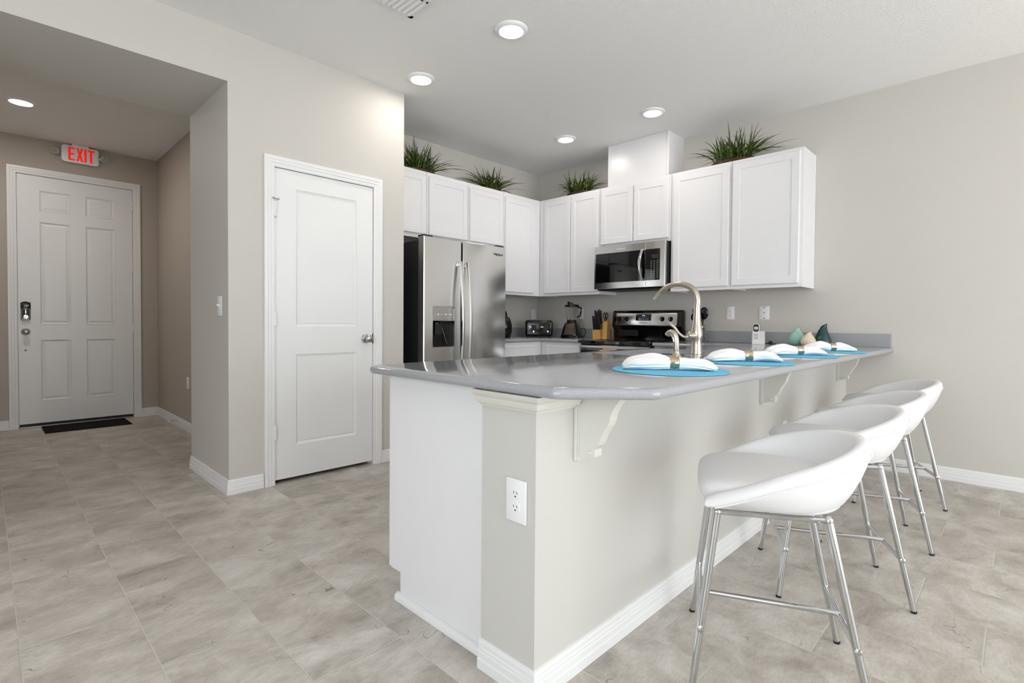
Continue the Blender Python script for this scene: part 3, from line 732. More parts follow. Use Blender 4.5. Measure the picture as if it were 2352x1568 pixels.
o_, i_ = rrect((HD[1]-HD[0])/2+.006, (HD[3]-HD[2])/2+.006, .018), rrect((HD[1]-HD[0])/2-.001, (HD[3]-HD[2])/2-.001, .014)
rows = [[(x, y, z) for x, z in q] for q, y in ((o_, .001), (o_, -.004), (i_, -.004), (i_, .012))]
b.grid(rows, True); bmesh.ops.translate(b.bm, verts=b.bm.verts, vec=((HD[0]+HD[1])/2, 0, (HD[2]+HD[3])/2)); dp = obj('dispenser', b, M_STEELH, fd, True)
b = MB(); b.box((HD[0], .004, 1.065), (HD[1], .03, HD[3]), .002); obj('control_panel', b, M_SATIN, dp)
b = MB()
for k, w in enumerate((0, 1, 0, 0, 1, 0, 1)): b.ball((HD[0]+.035+.026*k, .004, 1.118), .004 if w else .0018, (1, .4, 1), 10, 6)
obj('indicator', b, M_WLED, dp)
b = MB(); b.box((HD[0]+.003, .027, HD[2]), (HD[1]-.003, .031, 1.066)); b.prism([(.004, 1.066), (.03, 1.066), (.03, 1.035)], 'x', HD[0]+.002, HD[1]-.002); obj('niche', b, M_BLACK, dp)
b = MB(); b.prism([(.026, 1.03), (.006, 1.03), (.010, .955), (.026, .94)], 'x', HD[0]+.035, HD[0]+.105, .004); b.tube([(HD[0]+.05, .012, 1.052), (HD[0]+.05, .010, 1.03)], .02, 14); obj('ice_chute', b, M_BLACKM, dp, True)
b = MB(); b.tube([(HD[0]+.10, .012, 1.02), (HD[0]+.155, .008, .875)], .0028, 8); obj('lever', b, M_CHROME, dp, True)
b = text_mb('Whirlpool', .028); obj('logo', b, M_DKGREY, fe, mx=T(.812, -.0006, 1.665) @ RX(PI/2))
b = MB(); b.tube([( .812+.03*math.cos(a), -.0008, 1.663+.012*math.sin(a)) for a in [k*PI*1.6/16+.4 for k in range(17)]], .0009, 6); obj('emblem', b, M_DKGREY, fe)

# ---------------------------------------------------------------- range
RY0, RY1 = 2.252, 3.008
t = thing('range', 'black and stainless electric range standing between the base cabinets', 'range', (XS-.02, RY0, 0))
def rx(x): return x-(XS-.02)
RWID = RY1-RY0
b = MB(); b.box((rx(4.01), .003, .03), (-.02, RWID-.003, .862)); b.box((rx(4.06), .03, 0), (-.05, RWID-.03, .03)); obj('oven_body', b, M_BLACKM, t)
b = MB(); b.prism([(rx(3.972), .862), (rx(3.962), .868), (rx(3.962), .890), (rx(3.972), .8985), (-.02, .8985), (-.02, .862)], 'y', 0, RWID, .003); obj('cooktop', b, M_GLASSBLK, t, True)
dr = MB(); dr.box((rx(3.985), .012, .20), (rx(4.010), RWID-.012, .853), .004); dr = obj('oven_door', dr, M_STEELH, t, True)
b = MB(); b.box((rx(3.982), .1, .36), (rx(3.99), RWID-.1, .70), .002); obj('oven_window', b, M_GLASSBLK, dr)
b = MB(); b.box((rx(3.9815), .022, .755), (rx(3.986), RWID-.022, .800), .001); obj('handle_recess', b, M_BLACK, dr)
b = MB(); b.tube([(rx(3.935), .045, .836), (rx(3.935), RWID-.045, .836)], .0125, 12, flat=1.); b.box((rx(3.935), .06, .826), (rx(3.988), .09, .846), .003); b.box((rx(3.935), RWID-.09, .826), (rx(3.988), RWID-.06, .846), .003); obj('handle', b, M_STEELH, dr, True)
b = MB(); b.box((rx(3.985), .012, .05), (rx(4.01), RWID-.012, .19), .004); obj('drawer', b, M_STEELH, t)
bg = MB(); bg.prism([(rx(4.545), 1.018), (rx(4.535), 1.03), (rx(4.555), 1.172), (rx(4.567), 1.183), (rx(4.605), 1.183), (rx(4.62), 1.165), (rx(4.62), .90), (rx(4.572), .90), (rx(4.57), .985)], 'y', 0, RWID, .004)
bg = obj('backguard', bg, M_BLACK, t, True)
tilt = RY(math.atan2(.02, .142))          # panel leans back
pm = T(rx(4.5345), 0, 1.028) @ tilt
b = MB(); b.prism([(p[0]+RWID/2, p[1]+.070) for p in rrect(.333, .0605, .012)], 'x', -.003, .006, .0015, mx=pm); obj('control_panel', b, M_STEELH, bg, True)
for yk in (.108, .195, .583, .669):
    b = MB(); b.lathe([(.001, -.026), (.016, -.026), (.019, -.022), (.0215, -.008), (.0235, -.003), (.0235, -.001)], 28, (0, yk, .072), 'x', mx=pm); b.box((-.031, yk-.0045, .052), (-.022, yk+.0045, .092), .001, mx=pm); k_ = obj('knob', b, M_BLACK, bg, True)
    b = MB(); b.box((-.0316, yk-.0018, .054), (-.030, yk+.0018, .090), mx=pm); obj('pointer', b, M_CHROME, k_)
b = MB(); b.prism([(p[0]+.397, p[1]+.088) for p in rrect(.084, .033, .006)], 'x', -.0055, -.002, .001, mx=pm); dsp = obj('display', b, M_GLASSBLK, bg, True)
b = text_mb('8:30', .017, .0003); obj('clock_digits', b, M_CLOCK, dsp, mx=pm @ T(-.0062, .397, .105) @ RZ(-PI/2) @ RX(PI/2))
b = MB()
for k in range(5): b.box((-.0060, .397-.042+.021*k-.006, .066), (-.0054, .397-.042+.021*k+.005, .070), mx=pm)
for k in range(4): b.box((-.0060, .335+.0*k, .075+.012*k), (-.0054, .345, .077+.012*k), mx=pm); b.box((-.0060, .450, .075+.012*k), (-.0054, .460, .077+.012*k), mx=pm)
obj('key_marks', b, M_SATIN, dsp)
b = text_mb('Whirlpool', .020, .0003); obj('logo', b, M_DKGREY, bg, mx=pm @ T(-.0035, .397, .036) @ RZ(-PI/2) @ RX(PI/2))
b = MB(); b.lathe([(.001, -.006), (.005, -.006), (.006, -.003)], 12, (0, .545, .040), 'x', mx=pm); b.lathe([(.001, -.0035), (.002, -.0035), (.002, -.003)], 8, (0, .625, .028), 'x', mx=pm); b.lathe([(.001, -.0035), (.002, -.0035), (.002, -.003)], 8, (0, .165, .024), 'x', mx=pm); obj('indicator_light', b, M_DKGREY, bg, True)
b = MB(); b.box((rx(4.566), .47, .93), (rx(4.571), .70, .998), .001); obj('vent_panel', b, M_BLACKM, bg)
for (x, y, r) in ((4.13, .19, .095), (4.13, .57, .075), (4.42, .19, .075), (4.42, .57, .095)):
    b = MB(); b.lathe([(r, .8986), (r, .8991), (r-.003, .8991), (r-.003, .8986)], 40, (rx(x), y, 0)); obj('burner_ring', b, M_DKGREY, t, True)

# dish towel over the oven handle
b = MB(); rows = []
for k in range(7):
    y = 2.549+.143*k/6; w = .0012*math.sin(k*1.7)
    path = catmull([(3.953+w, .60), (3.9515+w, .72), (3.9495, .826), (3.9445, .846), (3.935, .8515), (3.9255, .846), (3.9205, .826), (3.9185-w, .70), (3.917-w*2, .56)], 4)
    rows.append([(p[0], y, p[1]) for p in [(q.x, q.y) for q in [Vector((a[0], a[1])) for a in path]]])
b.grid(rows); bmesh.ops.solidify(b.bm, geom=b.bm.faces[:], thickness=.0035)
tag(obj('dish_towel', b, M_TOWEL, None, True), 'taupe dish towel folded over the oven door handle', 'towel')

# ---------------------------------------------------------------- microwave
MY0, MY1, MZ0, MZ1 = 2.266, 3.026, 1.388, 1.800
MXF = 4.240
t = thing('microwave', 'stainless over-the-range microwave with a black glass door', 'microwave', (XS-.002, MY0, MZ0))
mm = RZ(-PI/2); MW = MY1-MY0; MD = XS-.002-MXF; MH = MZ1-MZ0     # local: u right, v depth, z ; origin set to left front bottom
base_ = T(-MD, MW, 0) @ mm
b = MB(); b.box((.004, .035, .012), (MW-.004, MD, MH-.0005), .002); b.prism([(.02, .012), (MD-.02, .012), (MD-.04, -.012), (.05, -.012)], 'x', .02, MW-.02); obj('case', b, M_BLACKM, t, mx=base_)
fr = MB(); W1 = .567; fr.box((0, 0, 0), (W1, .036, MH), .003); dr = obj('door', fr, M_STEELH, t, mx=base_)
fr = MB(); fr.box((W1+.002, 0, 0), (MW, .036, MH), .003); ct = obj('control_side', fr, M_STEELH, t, mx=base_)
b = MB(); b.prism([(p[0]+(.018+W1)/2, p[1]+.202) for p in rrect((W1-.018)/2, .141, .008)], 'y', -.0025, .002, .001); obj('door_glass', b, M_GLASSBLK, dr, mx=base_)
b = MB(); b.box((.065, -.0032, .10), (.42, -.0024, .30)); obj('door_window', b, M_GLASSBLK, dr, mx=base_)
b = MB(); b.prism([(p[0]+(W1+.002+MW-.048)/2, p[1]+.202) for p in rrect((MW-.048-W1-.002)/2, .141, .008)], 'y', -.0025, .002, .001); cp = obj('keypad', b, M_GLASSBLK, ct, mx=base_)
b = MB(); b.box((.628, -.0034, .258), (.690, -.0024, .292)); obj('display', b, M_DKGREY, cp, mx=base_)
b = MB()
for r in range(9):
    for c in range(3): b.box((.622+.030*c, -.0034, .082+.0185*r), (.632+.030*c, -.0024, .087+.0185*r))
obj('key_marks', b, M_SATIN, cp, mx=base_)
b = MB(); rows = []
for k in range(21):
    z = .060+.288*k/20; q = (z-.204)/.144; off = -.012-.034*(1-q*q); w = .0135
    rows.append([(.540-w-.012*(1-q*q), off+.006, z), (.540-w-.012*(1-q*q), off-.002, z), (.540-.012*(1-q*q), off-.006, z), (.540+w-.012*(1-q*q), off-.002, z), (.540+w-.012*(1-q*q), off+.006, z)])
b.grid(rows, True, False, True, True); b.box((.529, -.016, .06), (.551, 0, .078)); b.box((.529, -.016, .33), (.551, 0, .348)); obj('handle', b, M_STEEL, dr, True, 50, mx=base_)
b = text_mb('Whirlpool', .022, .0004); obj('logo', b, M_WHITEP, dr, mx=base_ @ T(.30, -.0006, .375) @ RX(PI/2))

# ---------------------------------------------------------------- shelf brackets under the bar
BR = [(.952, .648), (.906, .664), (.880, .670), (.879, .692), (.884, .694), (.876, .700), (.869, .706), (.861, .722), (.853, .741), (.843, .757), (.835, .768), (.829, .782), (.826, .797), (.818, .815), (.808, .830), (.797, .844), (.788, .8525), (.775, .8625), (.952, .8625)]
def bracket(x, label):
    t = thing('shelf_bracket', label, 'bracket', (x, YK, .648), 0, 'scrolled brackets under the bar top')
    b = MB(); b.prism([(p[0]-YK-.0125 if False else p[0]-YK, p[1]-.648) for p in BR], 'x', .006, .042, .002); obj('scroll', b, M_CREAMT, t)
    b = MB(); b.box((-.004, -.012, .001), (.052, -.0005, .2145), .002); b.box((0, -.016, .001), (.048, -.012, .2145), .002); obj('back_plate', b, M_CREAMT, t)
    b = MB(); b.lathe([(.001, -.003), (.007, -.003), (.007, .006), (.001, .006)], 14, (0, -.052, .032), 'x'); b.lathe([(.001, -.003), (.007, -.003), (.007, .006), (.001, .006)], 14, (0, -.064, .044), 'x') if False else None; obj('rosette', b, M_CREAMT, t, True)
    return t
b0 = bracket(1.240, 'white scrolled bracket at the end post under the clipped corner')
dup(b0, (2.795, YK, .648), label='white scrolled bracket midway along the bar')
dup(b0, (4.345, YK, .648), label='white scrolled bracket by the stove wall, farthest along the bar')

# ---------------------------------------------------------------- bar stools
def stool():
    t = thing('bar_stool', 'x', 'bar stool', (0, 0, 0), 0, 'white bar stools along the peninsula')
    TOP = {(-1, 1): (-.190, .160), (1, 1): (.190, .160), (-1, -1): (-.158, -.128), (1, -1): (.158, -.128)}
    FT = {(-1, 1): (-.224, .222), (1, 1): (.224, .222), (-1, -1): (-.190, -.236), (1, -1): (.190, -.236)}
    ZTOP = .522
    def leg_at(k, z): a, f = TOP[k], FT[k]; u = z/ZTOP; return Vector((f[0]+(a[0]-f[0])*u, f[1]+(a[1]-f[1])*u, z))
    ZS = .188
    for k in TOP:
        b = MB(); b.tube([leg_at(k, .006), leg_at(k, .26), leg_at(k, ZTOP)], [.0095, .0112, .0122], 16); lg = obj('leg', b, M_CHROME, t, True)
        b = MB(); p = leg_at(k, .0); b.tube([p+Vector((0, 0, .0003)), leg_at(k, .008)], .0102, 14); obj('foot_cap', b, M_BLACKM, lg, True)
        b = MB(); p = leg_at(k, ZS); n = Vector((k[0], 0, 0)); b.tube([p+n*.008, p+n*.0125, p+n*.0145], [.0095, .0095, .005], 14); obj('bolt', b, M_CHROME, lg, True)
    for s in (1, -1):
        b = MB(); b.tube([leg_at((-1, s), ZS), leg_at((1, s), ZS)], .0085, 12); obj('stretcher', b, M_CHROME, t, True)
    b = MB(); y1 = leg_at((1, 1), ZS).y; y0 = leg_at((1, -1), ZS).y; b.tube([(0, y0, ZS+.004), (0, y1, ZS+.004)], .0085, 12); obj('footrest_bar', b, M_CHROME, t, True)
    b = MB(); fr = [TOP[(-1, 1)], TOP[(1, 1)], TOP[(1, -1)], TOP[(-1, -1)]]
    for i in range(4):
        p, q = Vector((*fr[i], ZTOP)), Vector((*fr[(i+1) % 4], ZTOP)); b.tube([p, q], .0085, 10)
        b.ball(p, .0135, u=12, v=8)
    obj('seat_frame', b, M_CHROME, t, True)
    # upholstered shell
    TS = [-1., -.996, -.985, -.965, -.94]+[-.91+1.82*i/26 for i in range(27)]+[.94, .965, .985, .996, 1.]; rows = []; pip = []
    for t_ in TS:
        q = abs(t_); sg = 1 if t_ >= 0 else -1
        if q < .60: ph = q/.60*PI/2; sn, cs = math.sin(ph)*sg, math.cos(ph); ext = 0
        else: sn, cs = sg, 0.; ext = (q-.60)/.40
        n = Vector((sn, -cs, 0)); n.normalize()
        tip = min(1., (1-q)/.09); tip = math.sqrt(max(.0, 1-(1-tip)**2))
        top = Vector((.262*sn-.030*sg*ext**1.6, -.258*cs+.196*ext, 0)); bot = Vector((.214*sn-.012*sg*ext, -.196*cs+.004+.172*ext, 0))
        zr = .571+.160*math.cos(q*PI/2)**1.25; zb = .535; rr = .0225
        def P(v, z): return (v.x, v.y, z)
        mid = bot.lerp(top, .62)+n*.010
        row = [P(bot*.55, zb+.002), P(bot*.90, zb), P(bot*1.0+n*.008, zb+.012), P(mid, zb+(zr-zb)*.5), P(top+n*.001, zr-.036)]
        row += [P(top+n*(-rr*.85+rr*math.cos(a)), zr-rr*.75+rr*math.sin(a)) for a in (-.15, .5, 1.1, 1.7, 2.3, 2.95)]
        row += [P(top-n*.044, zr-.046), P(bot.lerp(top, .35)-n*.030, zb+(zr-zb)*.50), P(bot*.86, zb+.030), P(bot*.55, zb+.024)]
        if tip < 1:
            cz = (zr+zb)/2; row = [(x, y, cz+(z-cz)*(.30+.70*tip)) for x, y, z in row]
        rows.append(row)
        q = top+n*.0025; pip.append((q.x, q.y, zr-.031) if tip > .8 else None)
    b = MB(); b.grid(rows, True, False, True, True); obj('backrest_shell', b, M_VINYL, t, True, sub=1)
    b = MB(); b.tube([p for p in pip if p], .0028, 6); obj('piping', b, M_VINYL, t, True)
    # seat pad
    def outline(k, n=44):
        out = []
        for i in range(n):
            a = 2*PI*i/n; cx, sy = math.cos(a), math.sin(a)
            e = .42 if sy > 0 else .95
            x = .212*math.copysign(abs(cx)**(e if sy > 0 else .9), cx); y = (.212*abs(sy)**.52 if sy > 0 else -.195*abs(sy)**.9)
            out.append((x*k, y*k))
        return out
    rows = []
    for k, z in ((.70, .534), (.90, .534), (.965, .542), (1.0, .568), (1.0, .590), (.975, .606), (.90, .6145), (.6, .620), (.25, .622)): rows.append([(x, y, z-.010*max(0, (y-.10)/.11)*(z > .55)) for x, y in outline(k)])
    b = MB(); b.grid(rows, True, False, True, True); obj('seat', b, M_VINYL, t, True, sub=1)
    return t
st = stool()
spots = [(1.716, .551, 25, 'white bar stool nearest the camera, whole seat in view'), (2.460, .557, 27, 'second white bar stool from the camera, between the nearest stool and two farther ones'),
         (3.150, .562, 22, 'third white bar stool from the camera, second from the stove wall'), (3.925, .580, 24, 'white bar stool farthest from the camera, closest to the stove wall')]
for i, (x, y, a, lb) in enumerate(spots):
    if i == 0: st.location = (x, y, 0); st.rotation_euler = (0, 0, math.radians(a)); st['label'] = lb
    else: dup(st, (x, y, 0), math.radians(a), lb)

# ---------------------------------------------------------------- place settings
def napkin_mesh(seed):
    rnd = random.Random(seed); ph = [rnd.uniform(0, 6.28) for _ in range(8)]; rows = []
    prof = [(-.172, .050, .004), (-.166, .062, .012), (-.148, .066, .020), (-.120, .061, .0245), (-.095, .053, .0255), (-.070, .044, .027), (-.048, .036, .0265), (-.030, .0285, .025), (-.0165, .0225, .0222), (-.008, .0218, .0218), (0, .0216, .0216), (.008, .0218, .0218), (.0165, .0225, .0222), (.030, .027, .0245), (.048, .032, .025), (.066, .036, .024), (.085, .0385, .0215), (.103, .037, .018), (.119, .030, .013), (.131, .018, .007), (.135, .006, .003)]
    n = 64; cr = [(rnd.choice((5, 7, 9, 11, 14)), rnd.uniform(0, 6.28), rnd.uniform(-18, 18), rnd.uniform(.02, .05)) for _ in range(6)]
    for i, (s, w, h) in enumerate(prof):
        fold = min(1., max(0, abs(s)-.014)/.035); row = []
        for k in range(n):
            a = 2*PI*k/n
            f = 1+fold*sum(am*(1-2*abs(math.sin(.5*(fr*a+p0+tw*s)))) for fr, p0, tw, am in cr)
            if s < -.14: f *= 1+.14*math.sin(15*a+ph[3])
            if s > .09: f *= 1+.08*math.sin(9*a+ph[5])
            lob = 1+fold*.22*math.sin(a*2+ph[6]+s*14)
            x, z = w*math.cos(a)*f*(1+fold*.10*math.sin(ph[7]+s*30)), h*math.sin(a)*f*lob
            z = z+h+fold*h*.18*math.sin(s*38+ph[1])*(math.sin(a) > 0)
            row.append((s+.010*math.sin(2*a+ph[4])*fold, x+.012*math.sin(s*11+ph[5])*fold, max(z, .0006)))
        rows.append(row)
    b = MB(); b.grid(rows, True, False, True, True); return b
XM = [(1.700, .885), (2.325, .862), (3.020, .852), (3.640, .842)]
WHERE = ['nearest the camera', 'second from the camera', 'third from the camera', 'farthest from the camera']
ANG = [-57, -54, -50, -48]
mat0 = None
for i, (x, y) in enumerate(XM):
    if mat0 is None:
        b = MB(); b.lathe([(.001, 0), (.198, 0), (.2005, .0015), (.198, .0035), (.001, .0035)], 72); mat0 = obj('placemat', b, M_MAT, None, True, 30); o = mat0
    else: o = mat0.copy(); COL.objects.link(o)
    o.location = (x, y, ZT+.0006); tag(o, 'round bright blue placemat '+WHERE[i], 'placemat', 'blue placemats on the bar')
    nz = ZT+.0046
    o = obj('napkin', napkin_mesh(11+i), M_NAPKIN, None, True, sub=1); o.location = (x-.005, y-.02, nz); o.rotation_euler = (0, 0, math.radians(ANG[i])); tag(o, 'white linen napkin in a metal ring on the placemat '+WHERE[i], 'napkin', 'white napkins on the placemats')
    if i == 0:
        b = MB(); b.lathe([(.0228, -.0155), (.0244, -.0157), (.0251, -.0135), (.0242, -.011), (.0245, 0), (.0242, .011), (.0251, .0135), (.0244, .0157), (.0228, .0155)], 40, (0, 0, .0249), 'x'); q = b.bm
        ring = obj('napkin_ring', b, M_RING, None, True, 50); o = ring
    else: o = ring.copy(); COL.objects.link(o)
    o.location = (x-.005, y-.02, nz-.0001); o.rotation_euler = (0, 0, math.radians(ANG[i])); tag(o, 'champagne metal napkin ring around the napkin '+WHERE[i], 'napkin ring', 'metal napkin rings')

# ---------------------------------------------------------------- vases
def vase(name, label, loc, prof, m, lip, rz=0, flare=1.):
    rows = []; n = 36; hmax = prof[-1][1]
    for r, z in prof:
        row = []
        for k in range(n):
            a = 2*PI*k/n; u = max(0, (z/hmax-.72)/.28); tiltz = u*u*lip*math.cos(a)
            sq = 1-u*.35*abs(math.sin(a))
            row.append((r*math.cos(a)+u*lip*.5, r*math.sin(a)*sq, z+tiltz))
        rows.append(row)
    b = MB(); b.grid(rows, True, False, True, False)
    inner = [[(x*.86+.14*sum(p[0] for p in rows[-1])/n, y*.80, z-.001) for x, y, z in rows[-1]], [(x*.80+.2*sum(p[0] for p in rows[-1])/n, y*.7, z-.022) for x, y, z in rows[-1]]]
    b.grid([rows[-1]]+inner, True, False, False, True); bmesh.ops.remove_doubles(b.bm, verts=b.bm.verts, dist=.00005)
    bmesh.ops.recalc_face_normals(b.bm, faces=b.bm.faces)
    o = obj(name, b, m, None, True, 60); o.location = loc; o.rotation_euler = (0, 0, rz); return tag(o, label, 'vase', 'little fig-shaped vases on the worktop')
VA = [(.022, 0), (.038, .003), (.052, .018), (.0595, .042), (.056, .066), (.044, .090), (.031, .108), (.022, .120), (.0185, .129), (.0195, .136)]
z0 = ZT+.0006
vase('vase', 'aqua glazed fig-shaped vase, left of the three little vases', (4.41, 1.240, z0), VA, M_AQUA, .009, -.8)
vase('vase', 'small cream vase with a pinched lip between the aqua and dark teal vases', (4.345, 1.140, z0), [(r*.88, z*.76) for r, z in VA], M_CREAM, .008, -.9)
vase('vase', 'dark teal glossy vase, tallest of the three little vases', (4.50, 1.082, z0), [(.034, 0), (.052, .003), (.063, .016), (.0635, .030), (.056, .06), (.043, .092), (.032, .118), (.025, .138), (.0225, .150), (.0235, .158)], M_TEAL, .014, -.8)

# ---------------------------------------------------------------- cordless phone
t = thing('phone_cradle', 'white cordless phone cradle on the worktop under the blank wall plate', 'phone cradle', (4.45, 1.535, z0), -PI/2+.35)
b = MB(); b.prism([(-.050, 0), (.055, 0), (.052, .016), (.018, .024), (.050, .104), (.040, .106), (-.030, .024), (-.050, .012)], 'x', -.0485, .0485, .004); obj('base', b, M_WHITEP, t, True)
b = MB(); b.tube(catmull([(.04, .03, .01), (.065, .035, .006), (.09, .03, .004), (.13, .02, .004)], 5), .0035, 6); b.box((.075, .012, .0), (.105, .045, .026), .006); obj('power_cord', b, M_BLACKM, t, True)
t = thing('phone_handset', 'white cordless handset with a black face standing in its cradle', 'phone handset', (4.428, 1.540, z0+.018), -PI/2+.35)
hm = RX(-.22)
b = MB(); b.prism(rrect(.0235, .073, .014), 'y', -.012, .012, .005, mx=hm @ T(-.006, -.004, .076)); ha = obj('body', b, M_WHITEP, t, True)
b = MB(); b.prism([(p[0]-.006, p[1]+.112) for p in rrect(.0195, .032, .014)], 'y', -.0175, -.0155, .001, mx=hm); obj('face', b, M_BLACK, ha, True)
b = MB(); b.prism([(p[0]-.006, p[1]+.112) for p in rrect(.014, .012, .003)], 'y', -.0182, -.0172, mx=hm); obj('screen', b, M_SATIN, ha)
b = MB()
for r in range(4):
    for c in range(3): b.box((-.018+.0105*c-.0015, -.0172, .020+.013*r), (-.018+.0105*c+.005, -.0155, .026+.013*r), mx=hm)
obj('key', b, M_DKGREY, ha); 

# ---------------------------------------------------------------- small appliances
t = thing('toaster', 'glossy black four-slot toaster in the corner of the worktop', 'toaster', (4.335, 3.835, z0), -PI/4-.05)
b = MB(); b.box((-.150, -.115, .012), (.150, .115, .184), .022, 4); obj('body', b, M_BLACK, t, True)
b = MB()
for x in (-.09, .02): 
    for y in (-.06, .035): b.box((x-.045 if x < 0 else x, y, .1842), (x+.06 if x < 0 else x+.105, y+.026, .1850))
obj('slots', b, M_DKGREY, t)
b = MB()
for x in (-.055, .075): b.box((x-.030, -.1165, .05), (x+.030, -.1145, .135), .001)
obj('front_panel', b, M_BLACKM, t)
for x in (-.098, .030): 
    b = MB(); b.box((x-.012, -.128, .105), (x+.018, -.115, .118), .003); obj('lever', b, M_CHROME, t, True)
for x in (-.055, .100):
    b = MB(); b.lathe([(.001, -.124), (.011, -.123), (.012, -.115)], 20, (x, 0, .062), 'y'); obj('browning_dial', b, M_CHROME, t, True)
b = MB(); 
for x in (-.12, .12):
    for y in (-.09, .09): b.lathe([(.012, 0), (.012, .014)], 12, (x, y, 0))
obj('foot', b, M_BLACKM, t); 

t = thing('blender', 'black and silver countertop blender with an empty clear jar', 'blender', (4.40, 3.425, z0), -PI/2+.35)
b = MB(); rows = []
for w, d, z in ((.100, .090, 0), (.100, .090, .022), (.094, .085, .030), (.078, .072, .11), (.062, .058, .155), (.058, .055, .162)):
    rows.append([(x*w/.1, y*d/.1, z) for x, y in rrect(.1, .1, .03, 4)])
b.grid(rows, True, False, True, True); obj('motor_base', b, M_BLACK, t, True, 40)
b = MB(); rows = []
for w, d, z in ((.060, -.0885, .034), (.050, -.0755, .108), (.040, -.0620, .150)): rows.append([(-w, d+.004, z), (-w, d-.0015, z), (w, d-.0015, z), (w, d+.004, z)])
b.grid(rows, True, False, True, True); obj('front_plate', b, M_BRONZE, t)
b = MB(); b.lathe([(.052, .162), (.054, .185), (.048, .190), (.0485, .186)], 24); obj('jar_collar', b, M_BLACKM, t, True)
b = MB(); rows = []
for w, z in ((.046, .186), (.052, .20), (.070, .325), (.073, .334), (.070, .334), (.067, .322), (.049, .204), (.043, .192)):
    rows.append([(w*math.cos(a)*(1+.06*math.cos(4*a)), w*math.sin(a)*(1+.06*math.cos(4*a)), z) for a in [2*PI*k/40 for k in range(40)]])
b.grid(rows, True, False, True, True); obj('jar', b, M_GLASS, t, True, 60)
b = MB(); b.lathe([(.001, .188), (.02, .19), (.018, .2), (.001, .21)], 16); obj('blade', b, M_CHROME, t, True)
b = MB(); b.tube(catmull([(.066, .0, .325), (.098, 0, .318), (.104, 0, .285), (.088, 0, .235), (.060, 0, .222)], 5), .0085, 10); obj('jar_handle', b, M_BLACK, t, True)
b = MB(); b.lathe([(.001, .330), (.0715, .330), (.079, .336), (.079, .347), (.074, .352), (.034, .355), (.001, .355)], 32); b.lathe([(.028, .353), (.026, .374), (.001, .376)], 20, (-.018, 0, 0)); b.prism([(-.045, .352), (-.045, .388), (-.02, .384), (.012, .362), (.012, .352)], 'y', -.016, .016, .004); obj('lid', b, M_BLACK, t, True, 50)
b = MB(); b.tube(catmull([(.085, .05, .10), (.12, .06, .10), (.135, .065, .06), (.12, .07, .02), (.10, .075, .005)], 5), .004, 8); obj('power_cord', b, M_BLACKM, t, True)

# knife block with its knives and scissors
KL = Vector((4.46, 3.09, z0)); KA = -PI/2+.30
t = thing('knife_block', 'honey-coloured two-step wooden knife block left of the range', 'knife block', KL, KA)
b = MB(); b.prism([(-.060, 0), (.085, 0), (.105, .115), (.020, .195), (.010, .180)] if False else [(-.085, 0), (-.02, 0), (.02, .086), (-.06, .098), (-.095, .085)], 'x', -.062, .020, .003); obj('front_step', b, M_WOOD, t)
b = MB(); b.prism([(-.035, 0), (.085, 0), (.075, .165), (.03, .20), (-.012, .168)], 'x', .0205, .070, .003); b.prism([(-.018, 0), (.085, 0), (.075, .150), (.03, .186), (.024, .16), (.024, .086)], 'x', -.062, .0200, .003); obj('back_step', b, M_WOOD, t)
KM = T(*KL) @ RZ(KA)
def knife_mesh():
    b = MB(); b.prism([(-.008, 0), (.008, 0), (.0095, .05), (.0085, .095), (.003, .112), (-.006, .108), (-.0095, .09), (-.008, .045)], 'x', -.0065, .0065, .003); return b
k0 = None; kn = 0
rel = ['lower row, leftmost', 'lower row, second from left', 'lower row, third from left', 'lower row, rightmost', 'upper row, leftmost', 'upper row, second from left', 'upper row, third from left', 'upper row, rightmost']
for r in range(2):
    for c in range(4):
        x = -.052+.0195*c; q = KM @ T(x, -.065+.040*r, .093+.0015*r+(.0 if r == 0 else .0)) @ RX(.30)
        if r == 1: q = KM @ T(x, -.010, .155) @ RX(.20)
        if k0 is None: k0 = thing('knife', '', 'knife', group='knives in the wooden block'); hb = obj('handle', knife_mesh(), M_BLACKM, k0, True, 50); bb = MB(); bb.box((-.0012, -.006, -.06), (.0012, .006, .002)); obj('blade', bb, M_STEEL, k0); o = k0
        else: o = dup(k0, (0, 0, 0))
        o.matrix_world = q @ (Matrix.Scale(1.32-.08*((c+r) % 3), 4)); o['label'] = 'black-handled knife in the wooden block, '+rel[kn]; kn += 1
t = thing('scissors', 'black-handled kitchen scissors in the taller step of the wooden knife block', 'scissors'); t.matrix_world = KM @ T(.045, .012, .185) @ RX(.12)
for s in (-1, 1):
    b = MB(); b.tube([(s*.012+.011*math.cos(a)*1.0, 0, .052+.030*math.sin(a)) for a in [2*PI*k/20 for k in range(20)]], .0045, 8, True); b.tube([(s*.010, 0, .024), (s*.002, 0, -.01)], .005, 8); obj('handle', b, M_BLACK, t, True)
b = MB(); b.box((-.006, -.001, -.07), (.006, .001, .0)); obj('blade', b, M_STEEL, t)

